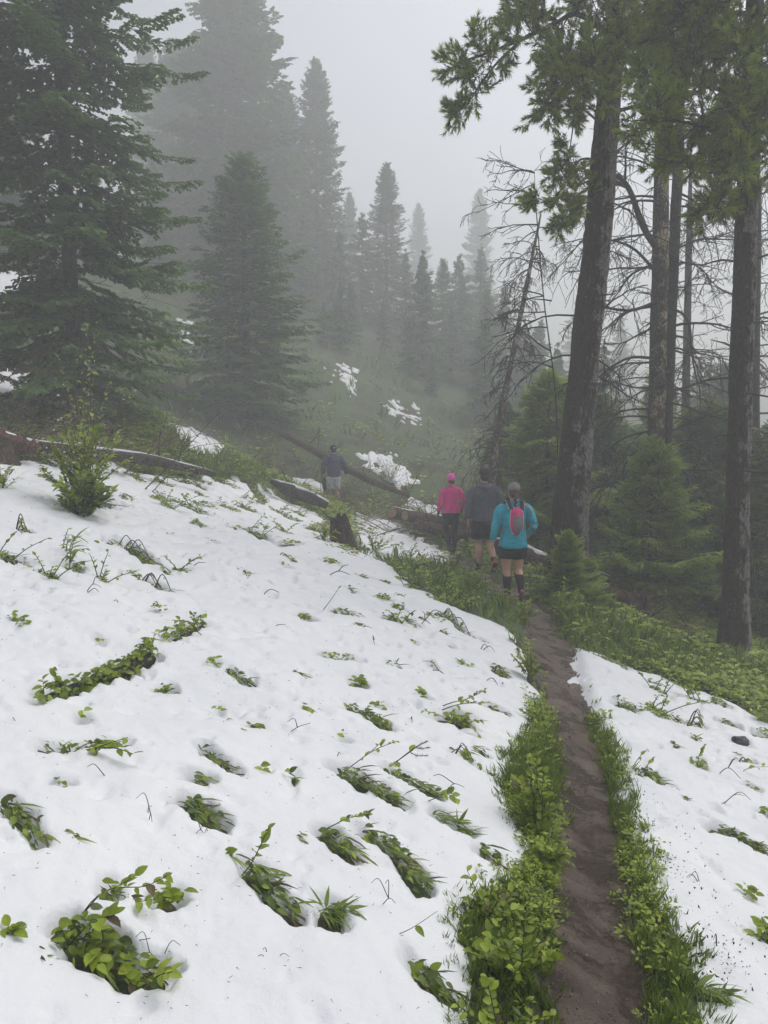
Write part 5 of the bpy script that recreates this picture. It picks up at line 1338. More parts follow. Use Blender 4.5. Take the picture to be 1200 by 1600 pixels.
def hiker_hood():
    p = Person('tall hiker in charcoal hoodie, dark shorts and dark cap', 755, 884, 13.9, 1.86, .12, 1.80)
    k = 1.80 / 1.70
    Ls, Rs = (-.20, 0, 1.46), (.20, 0, 1.46); Le, Lw = (-.285, -.05, 1.17), (-.27, .03, .93); Re, Rw = (.285, -.05, 1.18), (.27, .10, .97)
    lk, la = (-.085, .03, .50), (-.08, -.02, .10); rk, ra = (.11, .04, .49), (.115, -.30, .24)
    def up(sh, dz): V, T, Q = sh; return V * np.array([1.1, 1.05, 1]) * [1, 1, k], T, Q
    mb = MB()
    for a in [up(torso_skin(), 0), limb([(0, -.005, 1.44), (0, .01, 1.54), (0, .02, 1.63)], [.08, .060, .060]), *head_shapes(1.80, .02, 1.03), limb([Ls, Le], [.048, .038]), limb([Le, Lw], [.038, .030]), limb([Rs, Re], [.048, .038]), limb([Re, Rw], [.038, .030]),
              *hand(Le, Lw, -1), *hand(Re, Rw, 1),
              limb([(-.095, 0, .95), (-.095, .01, .74), lk], [.11, .092, .062]), limb([lk, (-.085, -.025, .37), la], [.060, .066, .040]),
              limb([(.095, 0, .95), (.105, .03, .74), rk], [.11, .092, .062]), limb([rk, (.112, -.11, .41), ra], [.060, .066, .040]),
              *foot(la, ((-.08, -.05, .05), (-.083, .15, .045))), *foot(ra, ((.115, -.355, .21), (.12, -.27, .06)))]: mb.add(*a)
    p.body(mb); face(p, 1.80, .02)
    p.wear('hoodie', [loft_z([(.90, 0, 0, .205, .150), (.95, 0, 0, .215, .158), (1.05, 0, 0, .208, .150), (1.18, 0, 0, .205, .148), (1.32, 0, 0, .215, .150), (1.42, 0, 0, .215, .140), (1.48, 0, 0, .180, .105), (1.52, 0, 0, .10, .085), (1.56, 0, .01, .082, .078)], 26),
                      limb([(-.15, 0, 1.45), (-.235, -.02, 1.37), Le], [.085, .085, .070]), limb([Le, (-.28, -.01, 1.04), (-.272, .02, .95)], [.070, .062, .050]),
                      limb([(.15, 0, 1.45), (.235, -.02, 1.37), Re], [.085, .085, .070]), limb([Re, (.28, .03, 1.06), (.272, .09, .98)], [.070, .062, .050])], M_hood)
    p.wear('hood', [limb([(-.105, .03, 1.52), (-.10, -.07, 1.51), (0, -.125, 1.48), (.10, -.07, 1.51), (.105, .03, 1.52)], [.03, .045, .05, .045, .03], 24, 12), ball((0, -.125, 1.43), (.085, .035, .075))], M_hood, .010, 4)
    p.wear('shorts', [loft_z([(.84, 0, 0, .190, .138), (.90, 0, 0, .200, .145), (.98, 0, 0, .195, .14)], 24), limb([(-.097, 0, .92), (-.103, .012, .60)], [.118, .120]), limb([(.097, 0, .92), (.112, .025, .60)], [.118, .120])], M_navyshort)
    p.wear('sock', [limb([(-.084, -.022, .22), la], [.048, .045], 8)], M_sock, .009, 2); p.wear('sock', [limb([(.114, -.22, .31), ra], [.050, .045], 8)], M_sock, .009, 2)
    shoe(p, (-.08, -.06, .045), (-.083, .15, .042), M_brownshoe); shoe(p, (.115, -.36, .215), (.12, -.27, .055), M_orange, M_orange)
    p.wear('hair', [loft_z([(1.60, 0, -.03, .055, .055), (1.635, 0, -.01, .076, .086), (1.68, 0, .002, .081, .098), (1.72, 0, .006, .08, .1)], 20)], M_darkhair, .010, 2)
    p.wear('cap', [loft_z([(1.705, 0, .018, .090, .115), (1.75, 0, .016, .088, .112), (1.79, 0, .012, .072, .092), (1.812, 0, .01, .045, .058), (1.822, 0, .01, .018, .02)], 22), loft_z([(1.700, 0, .15, .075, .085), (1.712, 0, .15, .078, .09)], 20)], M_cap, .009, 2)

def hiker_pink():
    p = Person('hiker in magenta shirt, pink cap and black leggings', 704, 862, 16.7, 1.70, .2)
    Ls, Rs = (-.17, -.005, 1.375), (.17, -.005, 1.375); Le, Lw = (-.245, -.06, 1.12), (-.265, .03, .90); Re, Rw = (.265, -.03, 1.13), (.275, .13, .93)
    lk, la = (-.09, .09, .48), (-.05, -.10, .12); rk, ra = (.08, .0, .46), (.075, -.03, .10)
    mb = MB()
    for a in [torso_skin(.97), neck(0, .015), *head_shapes(1.70, .02, .98), limb([Ls, Le], [.040, .033]), limb([Le, Lw], [.033, .026]), limb([Rs, Re], [.040, .033]), limb([Re, Rw], [.033, .026]), *hand(Le, Lw, -1), *hand(Re, Rw, 1),
              limb([(-.085, 0, .90), (-.09, .04, .70), lk], [.10, .082, .054]), limb([lk, (-.075, -.02, .33), la], [.054, .056, .034]), limb([(.085, 0, .90), (.085, .0, .70), rk], [.10, .082, .054]), limb([rk, (.08, -.03, .33), ra], [.054, .056, .034]),
              *foot(la, ((-.05, -.15, .09), (-.055, .0, .04))), *foot(ra, ((.075, -.06, .05), (.078, .13, .045)))]: mb.add(*a)
    p.body(mb); face(p, 1.70, .02)
    p.wear('shirt', [loft_z([(.88, 0, 0, .182, .135), (.93, 0, 0, .184, .138), (1.07, 0, 0, .156, .122), (1.20, 0, 0, .164, .124), (1.32, 0, 0, .178, .122), (1.395, 0, 0, .155, .095), (1.44, 0, 0, .08, .07), (1.475, 0, .005, .066, .062)], 26),
                     limb([(-.12, 0, 1.37), (-.20, -.02, 1.30), Le], [.07, .068, .056]), limb([Le, (-.26, -.01, 1.0), (-.264, .02, .925)], [.056, .050, .042]), limb([(.12, 0, 1.37), (.20, -.02, 1.30), Re], [.07, .068, .056]), limb([Re, (.272, .05, 1.03), (.274, .115, .95)], [.056, .050, .042])], M_pink)
    p.wear('leggings', [loft_z([(.78, 0, 0, .155, .115), (.86, 0, 0, .170, .125), (.95, 0, 0, .165, .12)], 24), limb([(-.085, 0, .88), (-.09, .04, .70), lk], [.105, .09, .063]), limb([lk, (-.075, -.02, .33), la], [.063, .063, .042]), limb([(.085, 0, .88), (.085, .0, .70), rk], [.105, .09, .063]), limb([rk, (.08, -.03, .33), ra], [.063, .063, .042])], M_black)
    shoe(p, (-.05, -.155, .095), (-.055, .0, .04), M_brownshoe); shoe(p, (.075, -.07, .045), (.078, .13, .042), M_black)
    p.wear('glove', hand(Le, Lw, -1) + [limb([np.array(Lw) + [0, -.01, .03], Lw], [.034, .032], 5)], M_black, .008, 1); p.wear('glove', hand(Re, Rw, 1) + [limb([np.array(Rw) + [0, -.02, .02], Rw], [.034, .032], 5)], M_black, .008, 1)
    p.wear('hair', [loft_z([(1.50, 0, -.03, .05, .05), (1.54, 0, -.012, .074, .082), (1.60, 0, .002, .080, .096)], 20)], M_hair, .009, 1)
    p.wear('cap', [loft_z([(1.565, 0, .016, .086, .106), (1.61, 0, .018, .092, .114), (1.65, 0, .016, .090, .112), (1.69, 0, .012, .072, .092), (1.713, 0, .01, .045, .058), (1.722, 0, .01, .018, .02)], 22), loft_z([(1.61, 0, .15, .07, .07), (1.62, 0, .15, .072, .075)], 18), ball((0, -.10, 1.60), (.035, .02, .03))], M_pinkhat, .010, 2)

def hiker_navy():
    p = Person('farthest hiker in navy jacket and pale grey shorts climbing the bank', 522, 790, 21.9, 1.76, .25, 1.80)
    k = 1.80 / 1.70
    Ls, Rs = (-.20, .03, 1.45), (.20, .03, 1.45); Le, Lw = (-.315, -.03, 1.20), (-.275, .06, .98); Re, Rw = (.335, -.06, 1.22), (.355, .04, .97)
    lk, la = (-.10, .12, .50), (-.09, .05, .12); rk, ra = (.08, .03, .48), (.085, -.06, .10)
    mb = MB(); V, T, Q = torso_skin(); ts = (V * np.array([1.1, 1.05, k]), T, Q)
    for a in [ts, limb([(0, .0, 1.44), (0, .03, 1.54), (0, .05, 1.62)], [.08, .060, .060]), *head_shapes(1.79, .06, 1.03), limb([Ls, Le], [.048, .038]), limb([Le, Lw], [.038, .030]), limb([Rs, Re], [.048, .038]), limb([Re, Rw], [.038, .030]), *hand(Le, Lw, -1), *hand(Re, Rw, 1),
              limb([(-.095, 0, .95), (-.10, .06, .74), lk], [.11, .092, .062]), limb([lk, (-.095, .06, .37), la], [.060, .066, .040]), limb([(.095, 0, .95), (.09, .02, .74), rk], [.11, .092, .062]), limb([rk, (.085, -.04, .37), ra], [.060, .066, .040]),
              *foot(la, ((-.09, .02, .06), (-.09, .20, .07))), *foot(ra, ((.085, -.09, .05), (.085, .10, .045)))]: mb.add(*a)
    p.body(mb); face(p, 1.79, .06)
    p.wear('jacket', [loft_z([(.90, 0, 0, .195, .150), (.98, 0, 0, .200, .152), (1.10, 0, .0, .198, .148), (1.25, 0, .01, .212, .150), (1.38, 0, .02, .220, .145), (1.46, 0, .02, .185, .11), (1.52, 0, .02, .10, .085), (1.565, 0, .03, .08, .076)], 26),
                      limb([(-.15, .02, 1.44), (-.245, .0, 1.36), Le], [.088, .086, .070]), limb([Le, (-.30, .01, 1.08), (-.278, .05, 1.0)], [.070, .062, .050]), limb([(.15, .02, 1.44), (.245, .0, 1.36), Re], [.088, .086, .070]), limb([Re, (.35, -.01, 1.08), (.354, .03, .99)], [.070, .062, .050])], M_navy)
    p.wear('shorts', [loft_z([(.84, 0, 0, .190, .138), (.92, 0, 0, .198, .145), (.98, 0, 0, .19, .14)], 24), limb([(-.097, 0, .92), (-.10, .07, .56)], [.120, .118]), limb([(.097, 0, .92), (.09, .025, .54)], [.120, .118])], M_lav)
    shoe(p, (-.09, .01, .06), (-.09, .20, .07), M_brownshoe); shoe(p, (.085, -.10, .045), (.085, .10, .042), M_brownshoe)
    p.wear('hair', [loft_z([(1.59, 0, .01, .055, .055), (1.625, 0, .03, .076, .086), (1.67, 0, .042, .081, .098), (1.71, 0, .046, .08, .1)], 20)], M_darkhair, .010, 2)
    cp = p.wear('cap', [loft_z([(1.685, 0, .058, .092, .117), (1.74, 0, .056, .090, .114), (1.785, 0, .052, .074, .094), (1.808, 0, .05, .045, .058), (1.818, 0, .05, .018, .02)], 22), loft_z([(1.69, 0, .19, .075, .085), (1.702, 0, .19, .078, .09)], 20)], M_black, .009, 2)
    # pale emblem on the back of the cap
    cpiece = p.piece('cap_emblem', [ball((.012, -.062, 1.735), (.022, .006, .020))], M_white, cp)
    # dark garment hanging from the hand
    q = np.array(p.loc) ; b = empty('held_garment', p.loc); b.rotation_euler = (0, 0, p.rz); b.scale = (p.sc,) * 3
    tag(b, 'dark garment hanging from the navy-clad hiker\'s hand', 'garment')
    m2 = MB(); m2.add(*loft_z([(.50, -.245, .06, .030, .045), (.56, -.255, .06, .060, .055), (.70, -.262, .065, .064, .05), (.82, -.268, .07, .055, .045), (.90, -.272, .075, .030, .03)], 18)); V, T, _ = m2.arrays()
    V[:, 0] += .012 * fbm(V[:, 1] * 40, V[:, 2] * 9, 3, 2); V[:, 1] += .012 * fbm(V[:, 0] * 40, V[:, 2] * 9, 4, 2)
    mk('cloth', V, T, M_black, b, True)
hiker_teal(); hiker_hood(); hiker_pink(); hiker_navy()
# ------------------------------------------------------------------ leaves
M_leaf = leaf_mat('green_leaf', (.055, .110, .010), (.370, .460, .050), .42, .35)
M_leafdark = leaf_mat('wilted_leaf', (.034, .062, .012), (.150, .215, .045), .5, .2)
M_grass = leaf_mat('grass_blade', (.055, .100, .016), (.280, .370, .070), .5, .3)
M_dry = leaf_mat('dry_leaf', (.040, .030, .018), (.130, .100, .050), .7, .1)
M_rock = plain('wet_dark_rock', (.028, .028, .030), .55, 25, .6, .5, 9)
M_dirt = plain('dirt_crumbs', (.045, .032, .024), .9, 60, .4, .4, 30)

def leaf_arrays(length=1.0, width=.5, fold=.16, droop=.18, n=4, point=1.0):
    xs = np.linspace(0, 1, n + 1); V = []; T = []
    for i, x in enumerate(xs):
        w = width * .5 * (math.sin(math.pi * min(1, x ** .8 * .98 + .01)) ** .8) * (1 if x < .98 else 0)
        z = -droop * x * x
        if 0 < i < n: V += [(x, 0, z), (x, w, z + fold * w * 2), (x, -w, z + fold * w * 2)]
        else: V.append((x, 0, z))
    V = np.array(V) * length
    def idx(i): return 0 if i == 0 else (1 + (i - 1) * 3 if i < n else 1 + (n - 1) * 3)
    for i in range(n):
        a, b = idx(i), idx(i + 1)
        if i == 0: T += [(a, b, b + 1), (a, b + 2, b)]
        elif i == n - 1: T += [(a, b, a + 1), (a, a + 2, b)]
        else: T += [(a, b, b + 1), (a, b + 1, a + 1), (a, a + 2, b + 2), (a, b + 2, b)]
    return V, np.array(T)
LEAF = {'ovate': leaf_arrays(1, .56), 'ovate_cupped': leaf_arrays(1, .62, .28, .05), 'ovate_droop': leaf_arrays(1, .5, .12, .42), 'lance': leaf_arrays(1, .20, .15, .35),
        'blade': leaf_arrays(1, .085, .2, .45, 3), 'flop': leaf_arrays(1, .125, .2, .95, 4), 'far_blade': leaf_arrays(1, .14, .2, .6, 2), 'far': leaf_arrays(1, .55, .15, .2, 2), 'round': leaf_arrays(1, .85, .15, .12)}
LEAFMESH = {}
def leaf_mesh(kind, tint, mat):
    q = round(min(1, max(0, tint)) * 5) / 5
    key = (kind, q, mat.name)
    if key not in LEAFMESH:
        V, T = LEAF[kind]; o = mk('leaf', V, T, mat, None, True, np.full(len(V), q)); LEAFMESH[key] = o.data; bpy.data.objects.remove(o)
    return LEAFMESH[key]
def basis(d, up, rs=None):
    d = np.asarray(d, float); d = d / (np.linalg.norm(d) + 1e-9); y = np.cross(up, d); ny = np.linalg.norm(y)
    y = y / ny if ny > 1e-6 else np.array([0, 1.0, 0]); return np.stack([d, y, np.cross(d, y)], 1)

class Plant:
    """one plant: stems, leaves (single objects when they can be told apart, else joined) and roots"""
    def __init__(s, name, label, loc, cat='plant', group=None, near=True, mat=None, seed=0, cap=260):
        s.t = empty(name, loc); tag(s.t, label, cat, group); s.near = near; s.loc = np.asarray(loc, float)
        s.stem = MB(); s.far = {}; s.rs = np.random.default_rng(seed); s.mat = mat or M_leaf; s.n = 0; s.cap = cap
    def leaf(s, p, d, up, size, tint, kind='ovate', mat=None, single=True):
        mat = mat or s.mat; B = basis(d, up)
        if s.near and single and s.n < s.cap:
            M = Matrix.Identity(4)
            for i in range(3):
                for j in range(3): M[i][j] = B[i, j] * size
                M[i][3] = p[i]
            inst(leaf_mesh(kind, tint, mat), 'leaf', s.t, M); s.n += 1
        else:
            k = kind if s.near else ('far' if kind in ('ovate', 'ovate_cupped', 'ovate_droop', 'round') else kind)
            V, T = LEAF[k]; s.far.setdefault(mat.name, (MB(), mat))[0].add((V * size) @ B.T + p, T, tint=np.clip(tint, 0, 1))
    def twig(s, P, r, n, size, start=.35, kind='ovate', tint=.6, lie=0.0, stem=True, spread=.9):
        """a woody stem through P (local) with alternating leaves"""
        rs = s.rs; Q = spline(P, 9)
        if stem:
            V, T, F = tube_arrays(Q, np.linspace(r, r * .45, 9), 5, True); s.stem.add(V, T, F)
        side = 1
        for i in range(n):
            f = start + (1 - start) * (i + .5 * rs.random()) / max(1, n - .5); f = min(.999, f); x = f * 8; k = int(x); q = Q[k] + (Q[min(8, k + 1)] - Q[k]) * (x - k)
            d = Q[min(8, k + 1)] - Q[max(0, k - 1)]; d = d / (np.linalg.norm(d) + 1e-9)
            sd = np.cross(d, [0, 0, 1.0]); sd /= np.linalg.norm(sd) + 1e-9
            dd = d * rs.uniform(.3, .9) + sd * side * spread * rs.uniform(.5, 1.1) + np.array([0, 0, rs.normal(.0, .28)])
            side = -side
            up = np.array([rs.normal(0, .35), rs.normal(-.25, .3), 1.0])
            s.leaf(q, dd, up, size * rs.uniform(.55, 1.25), tint + rs.normal(0, .2), ['ovate', 'ovate_cupped', 'ovate_droop'][rs.integers(3)] if kind == 'ovate' else kind, M_dry if rs.random() < .05 else None)
    def build(s):
        if s.stem.n: s.stem.build('stem', M_twig, s.t)
        for k, (mb, mat) in s.far.items():
            o = mb.build('foliage', mat, s.t); o['kind'] = 'stuff'
        return s.t

DOWN = np.array([.92, -.40, -.22])            # the way plants lie, down the slope and towards the viewer
def clump(W, wid, kind, label, seed, stems):
    rs = np.random.default_rng(seed); c = W[:, :2].mean(0); Y = c[1]; z0 = gz(*c); near = Y < 5.2
    base = np.array([c[0], c[1], z0])
    group = 'plants poking through the snow'
    p = Plant({'grass': 'grass_tuft', 'dead': 'dead_twigs', 'sprig': 'sprig'}.get(kind, 'leafy_plant'), label, base, 'plant', group, near, M_leaf, seed)
    n = len(W); seglen = np.r_[0, np.cumsum(np.hypot(*np.diff(W[:, :2], axis=0).T))]; L = seglen[-1]
    def pt(f, off=0.0):
        s_ = f * L; x = np.interp(s_, seglen, W[:, 0]); y = np.interp(s_, seglen, W[:, 1])
        i = min(n - 2, max(0, int(np.searchsorted(seglen, s_) - 1))); d = W[i + 1, :2] - W[i, :2]; d = d / (np.linalg.norm(d) + 1e-9)
        x += -d[1] * off; y += d[0] * off
        return np.array([x, y, gz(x, y)]) - base, d
    lf = .044 + max(0, min(.036, (Y - 5) * .005))
    area = (L + wid) * wid * 2
    if kind in ('mat', 'bush', 'twig', 'dead'):
        dens = {'mat': .95, 'bush': .5, 'twig': .5, 'dead': .35}[kind]
        N = int(np.clip(area / (lf * lf * .16) * dens, 14, 130)) if near else int(np.clip(area / (lf * lf * .22) * dens, 16, 90))
        for i in range(N):
            q, d = pt(rs.random(), rs.normal(0, .45) * wid); q = q + np.array([0, 0, rs.uniform(.012, .058)])
            dd = DOWN + rs.normal(0, .45, 3); sgl = i > N * .78
            up = np.array([rs.normal(0, .4), rs.normal(-.2, .4), 1])
            m = M_leafdark if rs.random() < (.6 if kind == 'mat' else .4) else (M_dry if rs.random() < .15 else M_leaf)
            p.leaf(q, dd, up, lf * rs.uniform(.5, 1.1), .42 + .3 * (i / N) + rs.normal(0, .2), ['ovate', 'ovate_droop', 'lance', 'lance'][rs.integers(4)], m, sgl)
        for i in range(int(N * .35)):
            q, d = pt(rs.random(), rs.normal(0, .5) * wid); q[2] += rs.uniform(.01, .05)
            p.leaf(q, DOWN + rs.normal(0, .3, 3) + [0, 0, .2], np.array([rs.normal(0, .5), -.3, 1]), rs.uniform(.06, .12), .5 + rs.normal(0, .2), 'blade', M_grass if rs.random() < .7 else M_dry, False)
    if kind in ('herb', 'bush', 'sprig'):
        N = {'herb': 26, 'bush': 46, 'sprig': 4}[kind]
        if kind == 'herb': N = int(np.clip(area / (lf * lf * .18), 16, 46))
        for i in range(N):
            q, d = pt(rs.random(), rs.normal(0, .38) * wid); a = rs.uniform(0, 6.28); el = rs.uniform(.0, .9)
            q[2] += rs.uniform(.025, .070)
            dd = np.array([math.cos(a), math.sin(a), el * .7]) + DOWN * .4
            p.leaf(q, dd, np.array([rs.normal(0, .3), rs.normal(-.3, .3), 1]), lf * rs.uniform(.6, 1.1), .62 + rs.normal(0, .2), ['ovate', 'ovate_cupped', 'ovate_droop'][rs.integers(3)])
    if kind == 'bush':
        for i in range(4):
            q, d = pt(rs.random(), rs.normal(0, .3) * wid); e = q + np.array([rs.normal(0.03, .09), rs.normal(-.02, .07), rs.uniform(.06, .15)]) * (1 if near else 1.6)
            p.twig([q, (q + e) / 2 + [0, 0, .02], e], .0025 if near else .005, 6, lf, .4)
    if kind == 'grass':
        for i in range(60 if near else 40):
            q, d = pt(rs.random(), rs.normal(0, .35) * wid); q[2] += rs.uniform(.01, .04)
            p.leaf(q, DOWN * rs.uniform(.3, 1) + rs.normal(0, .35, 3) + [0, 0, .35], np.array([rs.normal(0, .4), rs.normal(-.2, .4), 1]), rs.uniform(.045, .095), .55 + rs.normal(0, .2), 'blade' if rs.random() < .85 else 'lance', M_grass, i < 16)
    if kind in ('dead', 'twig'):
        for i in range(4 if kind == 'dead' else 3):
            f = rs.random() * .4; q, d = pt(f); e, _ = pt(min(1, f + rs.uniform(.4, .7)), rs.normal(0, .4) * wid)
            m_ = (q + e) / 2 + np.array([0, 0, rs.uniform(.05, .10) if kind == 'dead' else .04]) * (1 if near else 1.8); e[2] += .03
            p.twig([q, m_, e], .003 if near else .006, 2 if kind == 'dead' else 5, lf, .6)
    if kind == 'lance':
        q = np.zeros(3); P = [q, q + [.02, 0, .16], q + [.07, -.02, .30]]
        p.twig(P, .005, 20, .15, .12, 'lance', .65, spread=1.1)
        P = [q + [.03, -.02, 0], q + [.08, -.03, .08], q + [.16, -.05, .10]]; p.twig(P, .004, 8, .12, .2, 'lance', .6)
    for P, nl, r in stems:
        # seen against the snow: the tip may lean a little towards or away from the viewer
        b0 = up1(*P[0]); Q = [np.array([b0[0], b0[1], gz(b0[0], b0[1])]) - base]
        for k, q in enumerate(P[1:]): Q.append(at(q[0], q[1], b0[1] - .02 * (k + 1)) - base)
        p.twig(Q, r, nl, lf * .95, .42)
    return p.build()

STEMS = {
    0: [([(118, 1450), (150, 1402), (190, 1382), (215, 1365)], 9, .0022), ([(118, 1450), (165, 1392), (225, 1385), (262, 1368)], 9, .002), ([(150, 1405), (190, 1398), (205, 1410), (238, 1405)], 7, .002),
        ([(155, 1468), (180, 1462), (205, 1470), (235, 1466)], 0, .0022), ([(158, 1500), (160, 1475), (160, 1455), (146, 1440)], 6, .002), ([(180, 1475), (178, 1490), (195, 1486)], 0, .0018), ([(215, 1540), (245, 1520), (262, 1522)], 6, .0018)],
    8: [([(75, 1185), (120, 1178), (150, 1168), (200, 1152)], 9, .003), ([(90, 1190), (135, 1172), (175, 1168), (208, 1178)], 8, .003), ([(60, 1184), (85, 1180), (110, 1186)], 1, .003)],
    13: [([(378, 1378), (392, 1350), (405, 1325), (420, 1292)], 10, .0025)],
    15: [([(503, 1308), (520, 1290), (545, 1278), (578, 1272)], 10, .0025)],
    17: [([(536, 1215), (556, 1192), (585, 1172), (620, 1158)], 9, .0028), ([(570, 1188), (590, 1165), (600, 1155)], 3, .002)],
    18: [([(652, 1268), (678, 1248), (695, 1240), (714, 1248)], 7, .0025), ([(598, 1206), (622, 1188), (645, 1172)], 2, .003)],
    21: [([(600, 1482), (640, 1452), (683, 1424)], 1, .0016)],
    24: [([(502, 960), (515, 940), (530, 918)], 2, .004)],
    26: [([(575, 940), (592, 930), (614, 940)], 6, .004)],
    30: [([(678, 1108), (705, 1098), (730, 1092), (758, 1078)], 12, .004), ([(680, 1112), (720, 1100), (765, 1098)], 10, .004), ([(695, 1138), (728, 1128), (750, 1150)], 5, .004)],
    38: [([(222, 770), (262, 730), (300, 690), (345, 642)], 22, .010), ([(262, 730), (300, 700), (350, 692)], 12, .007), ([(236, 772), (270, 740), (330, 730)], 14, .007)],
    44: [([(985, 1198), (1000, 1182), (1012, 1170)], 5, .003), ([(1000, 1205), (1012, 1195), (1020, 1186)], 5, .003)],
    45: [([(1088, 1205), (1092, 1182), (1100, 1166)], 12, .003)],
    53: [([(1130, 1178), (1150, 1176), (1175, 1192)], 7, .003), ([(1150, 1212), (1170, 1200), (1200, 1198)], 5, .003)],
    48: [([(1200, 1480), (1180, 1462), (1160, 1468)], 6, .002), ([(1205, 1490), (1198, 1455), (1190, 1432)], 6, .002)],
}
for i, (W, wid, kind, lab) in enumerate(HOLES):
    if kind == 'none': continue
    clump(W, wid, kind, lab, 300 + i, STEMS.get(i, []))

# leaves growing over the half-buried log
def overgrowth(label, pts_px, n, seed):
    W = unproj(pts_px); c_ = W.mean(0); base = np.array([c_[0], c_[1], gz(c_[0], c_[1])]); p = Plant('creeping_plant', label, base, 'plant', 'plants poking through the snow', True, M_leaf, seed, 200)
    rs = p.rs; S = spline(W, 30)
    for i in range(n):
        q = S[rs.integers(30)].copy(); off = rs.normal(-.035, .045); q[0] -= off * .35; q[1] += off * .9; q[2] = gz(q[0], q[1]) + max(.025, .095 - abs(off) * .75) + rs.uniform(-.01, .02)
        a = rs.uniform(0, 6.28); dd = np.array([math.cos(a), math.sin(a) - .5, rs.uniform(-.5, .5)])
        p.leaf(q - base, dd, np.array([rs.normal(0, .3), -.5 + rs.normal(0, .3), 1]), rs.uniform(.028, .055), .55 + rs.normal(0, .2), ['ovate', 'ovate_cupped', 'ovate_droop', 'round'][rs.integers(4)], M_leaf if rs.random() < .7 else M_leafdark)
    for i in range(5):
        q = S[rs.integers(30)] - base; q[2] += .06; e = q + np.array([rs.normal(.02, .05), -.04, rs.uniform(.05, .12)]); p.twig([q, (q + e) / 2, e], .002, 6, .042, .3)
    p.build()
overgrowth('leafy growth spilling over the middle of the half-buried black log', [(70, 1108), (120, 1085), (165, 1066), (215, 1040), (240, 1026)], 230, 401)
overgrowth('smaller leafy tuft on the upper end of the half-buried black log', [(255, 1016), (285, 1000), (318, 988)], 80, 402)

# ------------------------------------------------------------------ bushes beside the trail
def bush(label, px, py, top, left, right, nst, nlf, seed, lf=.042, name='bush', group='bushes beside the trail', Yoff=0.0, blossoms=0, cap=300, r=.0028, cat='bush', skew=0.0, tint=.6):
    b0 = up1(px, py); b0[2] = gz(b0[0], b0[1]); Y = b0[1] + Yoff; u = Y / FPX
    near = Y < 4.9
    p = Plant(name, label, b0, cat, group, near, M_leaf, seed, cap); rs = p.rs
    H = (py - top) * u; wl = (px - left) * u; wr = (right - px) * u
    snowbits = MB()
    for i in range(nst):
        f = (i + rs.random()) / nst; x = (-wl + (wl + wr) * f) * (.55 + .45 * rs.random()); h = H * rs.uniform(.45, 1.0) * (1 - .45 * abs(2 * f - 1 - skew) ** 2); dy = rs.normal(0, .3) * (wl + wr) * .5
        s0 = np.array([rs.normal(0, .12) * wl, rs.normal(0, .05), 0]); e = np.array([x, dy, h])
        P = [s0, s0 * .6 + e * .35 + [0, 0, h * .10], e]
        u_ = rs.random(); kd = 'ovate' if u_ < .72 else ('round' if u_ < .88 else 'lance')
        p.twig(P, r * rs.uniform(.6, 1.2), max(4, int(nlf * rs.uniform(.9, 1.7))), lf * rs.uniform(.6, 1.2) * (1.5 if kd == 'lance' else 1), rs.uniform(.10, .35), kd, rs.normal(tint, .15))
        if blossoms:
            Q = spline(P, 9)
            for k in range(blossoms):
                q = Q[rs.integers(4, 9)] + rs.normal(0, .05, 3); V, T, F = tube_arrays(np.array([q - [0, 0, .008], q, q + [0, 0, .008]]), [.004, rs.uniform(.008, .018), .004], 5, True); snowbits.add(V, T, F)
    p.build()
    if snowbits.n:
        o = snowbits.build('snow_bits', M_snow, p.t); o['kind'] = 'stuff'
    return p.t
bush('tall bright leafy bush on the left side of the trail, halfway down', 842, 1300, 1160, 776, 884, 19, 13, 501, .044)
bush('low spreading leafy bush right below the tall trailside bush', 850, 1348, 1295, 812, 900, 11, 11, 502, .040)
bush('big leafy thicket filling the bottom left side of the trail', 806, 1545, 1425, 712, 892, 19, 12, 503, .036)
bush('leafy thicket at the bottom edge left of the trail', 800, 1650, 1555, 690, 882, 18, 12, 504, .034)
bush('dark tangle of leaves over snow above the bottom thicket', 760, 1440, 1362, 690, 840, 11, 10, 505, .036)
bush('small bright bush at the trail edge just below the teal hiker', 818, 975, 930, 800, 845, 12, 14, 506, .06)
bush('knee-high leafy bush left of the trail above the tall one', 826, 1062, 990, 790, 846, 12, 14, 507, .055)
bush('sparse leafy fringe bush between the snow and trail above the tall bush', 842, 1130, 1085, 800, 862, 10, 12, 508, .05)
bush('leafy sapling with white-flecked leaves standing in the upper left snow', 128, 800, 630, 58, 216, 30, 26, 509, .105, 'sapling', 'leafy saplings', 0, 3, 0, .009, 'sapling', 0, .75)
bush('tall thin shoots rising from the flecked sapling', 140, 745, 490, 62, 220, 12, 14, 510, .10, 'sapling', 'leafy saplings', 0, 1, 0, .007, 'sapling', 0, .8)
bush('dense dark skirt of leaves around the flecked sapling\'s base', 130, 812, 735, 80, 200, 26, 24, 511, .11, 'sapling', 'leafy saplings', 0, 0, 0, .008, 'sapling')
bush('bright leafy bush cut by the left edge below the rotten log', 5, 768, 715, -30, 42, 9, 12, 512, .075, 'bush', 'bushes on the slope')
bush('pale leafy shrub under the bright young spruce, right of the root mass', 1035, 985, 905, 990, 1085, 14, 14, 513, .075, 'bush', 'bushes on the slope')
bush('leafy bush at the foot of the tiny yellow-green spruce by the big pine', 890, 972, 905, 848, 940, 16, 14, 514, .065, 'bush', 'bushes on the slope')
bush('leafy bush before the short broken log, below the climbing hiker', 570, 815, 772, 520, 625, 16, 13, 515, .085, 'bush', 'bushes on the slope')
bush('leafy bush just right of the dark rotten stump', 585, 862, 815, 560, 640, 12, 13, 516, .075, 'bush', 'bushes on the slope')
bush('leafy tuft left of the dark rotten stump', 505, 848, 812, 484, 530, 8, 12, 517, .07, 'bush', 'bushes on the slope')
